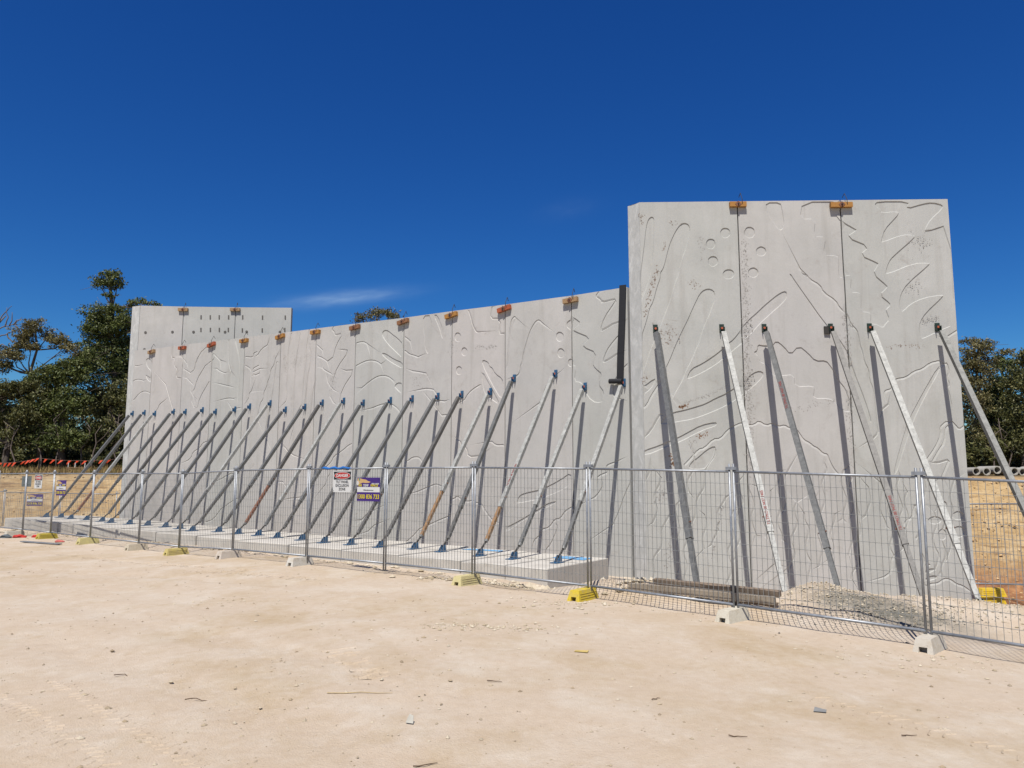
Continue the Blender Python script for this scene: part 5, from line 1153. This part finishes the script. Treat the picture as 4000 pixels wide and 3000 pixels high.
# ------------------------------------------------------------------ dry grass on top of the bank
def grass(name, x, y, h, mat, label):
    V = []; F = []; z = ground_z(x, y)
    for xx, yy, zz, hh in zip(x, y, z, h):
        a = rnd.uniform(0, 6.28); lx, ly = rnd.gauss(0, .35)*hh, rnd.gauss(0, .35)*hh; wd = .012+.01*rnd.random(); b0 = len(V)
        V += [(xx-wd*math.cos(a), yy-wd*math.sin(a), zz-.02), (xx+wd*math.cos(a), yy+wd*math.sin(a), zz-.02), (xx+lx, yy+ly, zz+hh)]; F.append((b0, b0+1, b0+2))
    me = bpy.data.meshes.new(name); me.from_pydata(V, [], F); me.update(); me.materials.append(mat); o = bpy.data.objects.new(name, me); COL.objects.link(o); tag(o, label, 'grass', kind='stuff')
M_GR = stone_mat('dry_grass_blades', ['#6b5334', '#9a7c4c', '#b59a66', '#7c6a3c', '#5d6130'])
x = nrs.uniform(-32, -15, 9000); y = 37.2+nrs.rand(9000)**1.3*7; grass('dry_grass', x, y, .12+.38*nrs.rand(9000), M_GR, 'dry brown grass and sticks on top of the cut bank')
x = nrs.uniform(18, 36, 2500); y = 34.5+nrs.rand(2500)*8; grass('dry_grass', x, y, .1+.3*nrs.rand(2500), M_GR, 'dry grass under the trees behind the row of pipes')

# ------------------------------------------------------------------ trees
M_LEAF = [mat_leaf('eucalypt_leaf_olive', ['#363b20', '#4d502b', '#66653a', '#444726', '#757044']), mat_leaf('wattle_leaf_green', ['#30381b', '#485128', '#606a34', '#3c441f', '#70733b']), mat_leaf('leaf_brownish', ['#403e26', '#5a5633', '#756d43', '#4c492b', '#84794e'])]
M_BARK = plain('grey_bark', '#6b6055', .95, 0, .3, 3, .4); M_DEAD = plain('bleached_dead_wood', '#77695f', .9, 0, .2, 5)
def leaves(clumps, rng, per, leaf, depth=1.0, fill=1.0):
    C = []
    for (x, y, z, rx, ry, rz) in clumps:
        n_ = max(4, int(15*fill*(rx*rz*4)**.8))
        d = rng.randn(n_, 3); d /= np.linalg.norm(d, axis=1, keepdims=True); r = rng.rand(n_, 1)**.4*rng.uniform(.75, 1.22, (n_, 1))
        sub = np.array([x, y, z])+d*r*np.array([rx, ry, rz])*.92
        for s in sub:
            sr = rng.uniform(.12, .24)*min(1., .55+.6*min(rx, rz)); k = int(per*rng.uniform(.6, 1.3))
            g = rng.randn(k, 3)*sr*np.array([1, 1, .55]); C.append(s+g)
    P = np.concatenate(C); n_ = len(P)
    a = rng.randn(n_, 3); a[:, 2] -= .5; a /= np.linalg.norm(a, axis=1, keepdims=True); b = np.cross(a, rng.randn(n_, 3)); b /= np.linalg.norm(b, axis=1, keepdims=True)
    L = leaf*rng.uniform(.6, 1.3, (n_, 1)); W = L*.42
    V = np.stack([P-a*L*.5, P+b*W*.5, P+a*L*.5, P-b*W*.5], 1).reshape(-1, 3)
    F = np.arange(n_*4).reshape(-1, 4); return V, F
def tree(name, label, base, clumps, mat, seed, per=34, leaf=.17, fill=1.0, group=None, dry=0.15, trunk_r=.2, lean=None):
    rng = np.random.RandomState(seed); rr = random.Random(seed); bx, by_ = base; z0 = gz(bx, by_)-.1
    t = thing(name, (bx, by_, z0), label, 'tree', group); off = np.array([bx, by_, z0])
    V, F = leaves(clumps, rng, per, leaf, fill=fill)
    me = bpy.data.meshes.new('crown'); me.from_pydata((V-off).tolist(), [], F.tolist()); me.update(); me.materials.append(mat); o = bpy.data.objects.new('crown', me); COL.objects.link(o); o.parent = t
    mb = MB(); cs = sorted(clumps, key=lambda c: c[2]); top = cs[-1]; H = top[2]-z0
    main = [Vector((bx, by_, z0))]; cx_ = sum(c[0] for c in cs)/len(cs); cy_ = sum(c[1] for c in cs)/len(cs)
    for k in range(1, 6):
        f = k/6; tx = bx+(cx_-bx)*min(1, f*1.6) if f < .6 else cx_+(top[0]-cx_)*(f-.6)/.4; main.append(Vector((tx+rr.uniform(-.2, .2), by_+(cy_-by_)*f, z0+H*f)))
    main.append(Vector((top[0], top[1], top[2]+top[5]*.2)))
    mb.tube(main, [trunk_r*(1-.85*k/6)+.01 for k in range(7)], 7)
    for c in cs:
        e = Vector(c[:3]); j = min(range(len(main)-1), key=lambda q: (main[q]-e).length+ (3 if main[q].z > e.z-.3*c[5]-.2 else 0))
        s = main[j]; mid = s.lerp(e, .5)+Vector((rr.uniform(-.3, .3), rr.uniform(-.3, .3), -.1*(e-s).length)); r0 = trunk_r*(.6-.07*j)
        mb.tube([s, s.lerp(mid, .5), mid, mid.lerp(e, .6)+Vector((rr.uniform(-.15, .15), 0, 0)), e], [max(.03, r0), max(.028, r0*.8), max(.024, r0*.6), .022, .012], 6)
        for _ in range(4):
            d = Vector((rr.gauss(0, 1)*c[3], rr.gauss(0, 1)*c[4], rr.gauss(.2, .8)*c[5])); mb.tube([mid.lerp(e, rr.uniform(.4, 1)), e+d*.5, e+d*.95], [.018, .012, .006], 4)
    mb.build('trunk', M_BARK, t, True); return t
TREES = {
'A': (47, [(-25.1,14.4,0.64,0.38), (-25.5,13.9,0.67,0.38), (-24.8,13.9,0.58,0.35), (-25.0,13.1,0.41,0.17), (-25.1,12.1,1.34,0.41), (-25.2,10.9,1.28,0.87), (-24.3,9.6,1.05,0.87), (-25.5,9.6,1.11,0.76), (-24.1,11.6,0.70,0.70), (-25.7,11.4,0.87,0.64), (-24.5,11.4,1.11,0.82), (-26.1,10.9,0.47,0.52), (-25.3,10.3,1.17,0.58), (-24.1,10.2,0.82,0.73), (-23.7,12.7,0.32,0.20), (-23.3,12.9,0.32,0.17), (-22.8,12.7,0.26,0.15), (-22.0,12.5,0.20,0.12), (-25.9,9.0,0.99,0.70), (-24.8,8.7,1.22,0.93), (-23.8,8.4,0.82,1.11)]),
'B': (44, [(-27.6,10.6,0.76,0.33), (-28.2,10.1,0.71,0.35), (-26.9,10.1,0.49,0.33), (-28.6,9.6,0.60,0.38), (-29.2,9.0,0.65,0.41), (-27.7,9.4,0.55,0.25), (-26.2,9.7,0.60,0.35), (-25.6,9.3,0.55,0.27), (-25.2,8.9,0.35,0.16), (-29.4,8.3,0.55,0.27), (-28.4,8.8,0.49,0.22), (-30.3,8.8,0.68,0.55)]),
'C': (43, [(-28.6,6.9,0.96,0.48), (-27.4,7.0,0.80,0.37), (-29.8,7.0,0.96,0.53), (-28.0,6.6,1.07,0.69), (-26.7,6.8,1.01,0.69), (-28.4,5.4,1.07,1.01), (-27.0,5.4,1.12,1.01), (-29.6,6.3,1.07,0.93), (-29.7,5.0,1.07,1.07), (-27.7,4.1,1.07,0.75)]),
'D': (43.5, [(-25.3,8.2,1.03,0.59), (-24.4,8.4,0.65,0.65), (-26.3,7.9,1.03,0.43), (-27.3,7.5,0.65,0.32), (-24.3,8.9,0.27,0.27), (-25.8,7.4,1.13,0.59), (-24.7,7.6,0.97,0.65), (-25.9,5.8,1.13,1.13), (-24.8,6.2,1.08,1.03), (-26.2,4.1,1.29,0.76), (-24.8,4.2,1.21,0.86)]),
'E': (44.5, [(-24.0,6.6,1.16,1.05), (-22.9,6.5,0.88,1.32), (-23.9,4.4,1.32,1.05), (-22.6,4.2,0.77,0.97), (-21.7,5.9,0.83,1.38)]),
'R1': (44, [(26.6,8.2,0.98,0.55), (27.7,8.2,0.76,0.55), (26.2,8.3,0.55,0.65), (27.2,9.4,0.82,0.33), (28.4,9.0,0.49,0.25), (27.0,9.8,0.93,0.25), (26.6,9.1,0.87,0.44), (27.5,9.0,0.76,0.44), (26.8,7.4,1.15,0.87), (26.6,5.9,1.04,1.04), (26.6,4.1,1.04,0.87), (25.8,6.7,1.09,1.36)]),
'R2': (45.5, [(29.5,8.4,0.73,0.56), (29.5,8.9,0.56,0.40), (28.9,7.3,1.19,0.90), (28.7,5.7,1.19,1.07), (28.9,4.1,1.19,0.90)]),
'R3': (43, [(28.7,8.5,0.43,0.48), (28.5,7.1,0.85,1.01), (28.3,5.5,1.01,1.12), (28.3,4.0,1.07,1.01), (29.8,7.1,1.07,1.33), (29.8,5.0,1.07,1.33), (31.0,5.8,1.07,1.60)]),
'M': (55, [(-9.8,13.9,0.82,0.38), (-8.9,13.8,0.61,0.31), (-10.7,13.5,0.75,0.24), (-11.2,13.3,0.34,0.17), (-8.6,13.5,0.44,0.24), (-9.8,12.6,1.36,0.68), (-10.6,11.6,1.36,0.68), (-8.8,11.4,1.36,0.85)]),

}
def cl(key, yd=.8, jit=.5, gx=1.0):
    Y, c = TREES[key]; rr = random.Random(key); return [(x, Y+rr.uniform(-jit, jit), z, rx*gx, max(.4, rx*yd), rz*gx) for (x, z, rx, rz) in c]
tg = 'trees behind the site'
tree('eucalypt_tree', 'tallest eucalypt, with a separate tuft at its top, beside the far plain wall', (-24.6, 47), cl('A', gx=1.12), M_LEAF[1], 1, 36, .17, 1.2, tg, trunk_r=.26)
tree('eucalypt_tree', 'umbrella crowned eucalypt with sky showing between its limbs', (-27.2, 44.5), cl('B', gx=1.25), M_LEAF[2], 2, 34, .16, 1.3, tg, trunk_r=.18)
tree('bushy_tree', 'dense bushy tree under the dead branches, left of the umbrella crowned eucalypt', (-28.2, 43.2), cl('C'), M_LEAF[0], 3, 40, .17, 1.5, tg)
tree('bushy_tree', 'dense bushy tree between the umbrella crowned and the tallest eucalypt', (-25.3, 43.6), cl('D'), M_LEAF[1], 4, 40, .17, 1.5, tg)
tree('bushy_tree', 'dark bushy tree right beside the end of the long wall', (-23.2, 44.6), cl('E'), M_LEAF[0], 5, 40, .17, 1.5, tg)
tree('feathery_tree', 'feathery brownish tree rising beside the free end of the tall wall', (27, 44), cl('R1'), M_LEAF[2], 6, 30, .15, 1.25, tg)
tree('bushy_tree', 'green bushy tree behind the row of concrete pipes', (28.8, 45.6), cl('R2'), M_LEAF[1], 7, 38, .17, 1.4, tg)
tree('bushy_tree', 'dark green bushy tree behind the leaning end brace and pipes', (28.6, 43.2), cl('R3'), M_LEAF[0], 8, 38, .17, 1.4, tg)
tree('eucalypt_tree', 'eucalypt whose crown just clears the top of the long wall', (-9.8, 55), cl('M'), M_LEAF[2], 9, 34, .16, 1.2, tg)
# dead tree with bare branches
dt = thing('dead_tree', (-32.6, 47, gz(-32.6, 47)), 'bare dead branches against the sky at the edge of the wood', 'tree'); mb = MB(); z0 = gz(-32.6, 47)
mb.tube([(-32.6, 47, z0-.1), (-32.8, 47, 5), (-32.4, 47, 9), (-32.1, 47, 11.2), (-31.6, 47.1, 11.9)], [.2, .16, .11, .07, .03], 7)
for p in [[(-32.3, 47, 9.6), (-31.6, 47, 10.1), (-31.2, 46.9, 9.9), (-30.7, 47, 9.3)], [(-32.1, 47, 10.9), (-31.5, 47, 11.2), (-30.9, 47, 11.3), (-30.5, 47, 11.8)], [(-31.5, 47, 11.2), (-31.4, 47, 11.8), (-31.5, 47, 12.4)], [(-32.2, 47, 10.4), (-31.4, 47, 10.7), (-30.8, 47, 11.0), (-30.4, 47, 11.05)], [(-30.9, 47, 11.3), (-30.6, 47, 11.0), (-30.5, 47, 10.5)], [(-31.4, 47, 10.7), (-31.0, 47, 10.3), (-30.6, 47, 9.9), (-30.45, 47, 9.4)], [(-32, 47, 10.2), (-31.7, 47, 9.7), (-31.5, 47, 9.2)], [(-31, 47, 11.3), (-30.8, 47, 11.6), (-30.3, 47, 11.7)], [(-31.9, 47, 11.5), (-31.7, 47.1, 12.1), (-31.2, 47, 12.5)], [(-31.3, 47, 11.25), (-31.1, 47, 11.7), (-31.15, 47, 12.1)]]:
    pts = []
    for a, b in zip(p[:-1], p[1:]):
        for k in range(3): q = Vector(a).lerp(Vector(b), k/3); pts.append(q+Vector((rnd.uniform(-.05, .05), 0, rnd.uniform(-.05, .05))))
    pts.append(Vector(p[-1])); mb.tube(pts, [.045-.036*k/len(pts) for k in range(len(pts))], 5)
mb.build('branches', M_DEAD, dt, True)
# the wood behind, which reads as one mass
def wood(name, x0, x1, y0, y1, ztop, n_, seed, label):
    rng = np.random.RandomState(seed); c = []
    for _ in range(n_):
        x = rng.uniform(x0, x1); y = rng.uniform(y0, y1); zt = ztop(x)*rng.uniform(.7, 1); z = rng.uniform(2.2, max(2.6, zt)); r = rng.uniform(.9, 1.5); c.append((x, y, z, r, r, r*.8))
    for _ in range(n_):
        c.append((rng.uniform(x0, x1), rng.uniform(y0-5, y1), rng.uniform(1.9, 3.4), 1.2, 1.0, .7))
    V, F = leaves(c, rng, 24, .26, fill=.8); me = bpy.data.meshes.new(name); me.from_pydata(V.tolist(), [], F.tolist()); me.update(); me.materials.append(M_LEAF[0]); o = bpy.data.objects.new(name, me); COL.objects.link(o); tag(o, label, 'wood', kind='stuff')
wood('background_wood', -44, -19, 49, 53, lambda x: np.interp(x, [-44, -30, -28.5, -27.5, -25, -19], [9, 7.4, 7.4, 8.4, 9.8, 8.5]), 170, 21, 'dark wood behind the trees beside the far wall')
wood('background_wood', 24, 44, 48, 52, lambda x: np.interp(x, [24, 30, 33, 44], [8.2, 7.6, 8.2, 8]), 90, 22, 'dark wood behind the row of concrete pipes')
# trunks among the undergrowth
for i, (x, y, h) in enumerate([(-27.5, 42.6, 3.2), (-26.3, 43.0, 2.8), (-25.2, 42.8, 3.6), (-24.1, 43.2, 3.0), (-23.3, 42.9, 2.6), (-22.3, 43.4, 3.2), (26.6, 42.6, 2.6), (27.6, 42.9, 3.2), (28.8, 42.4, 2.8)]):
    z0 = gz(x, y); t = thing('sapling', (x, y, z0), 'thin crooked bare sapling stem standing before the dark wood', 'sapling', 'sapling stems before the wood')
    pts = [Vector((x, y, z0-.1))]
    for k in range(1, 6): pts.append(Vector((x+rnd.uniform(-.12, .12)*k, y, z0+h*k/5)))
    MB().tube(pts, [.05, .045, .04, .032, .025, .012], 5).build('stem', M_DEAD, t, True)
    b = MB(); b.tube([pts[3], pts[3]+Vector((rnd.uniform(-.5, .5), 0, .4)), pts[3]+Vector((rnd.uniform(-.8, .8), 0, .9))], [.025, .018, .008], 5).build('branch', M_DEAD, t, True)
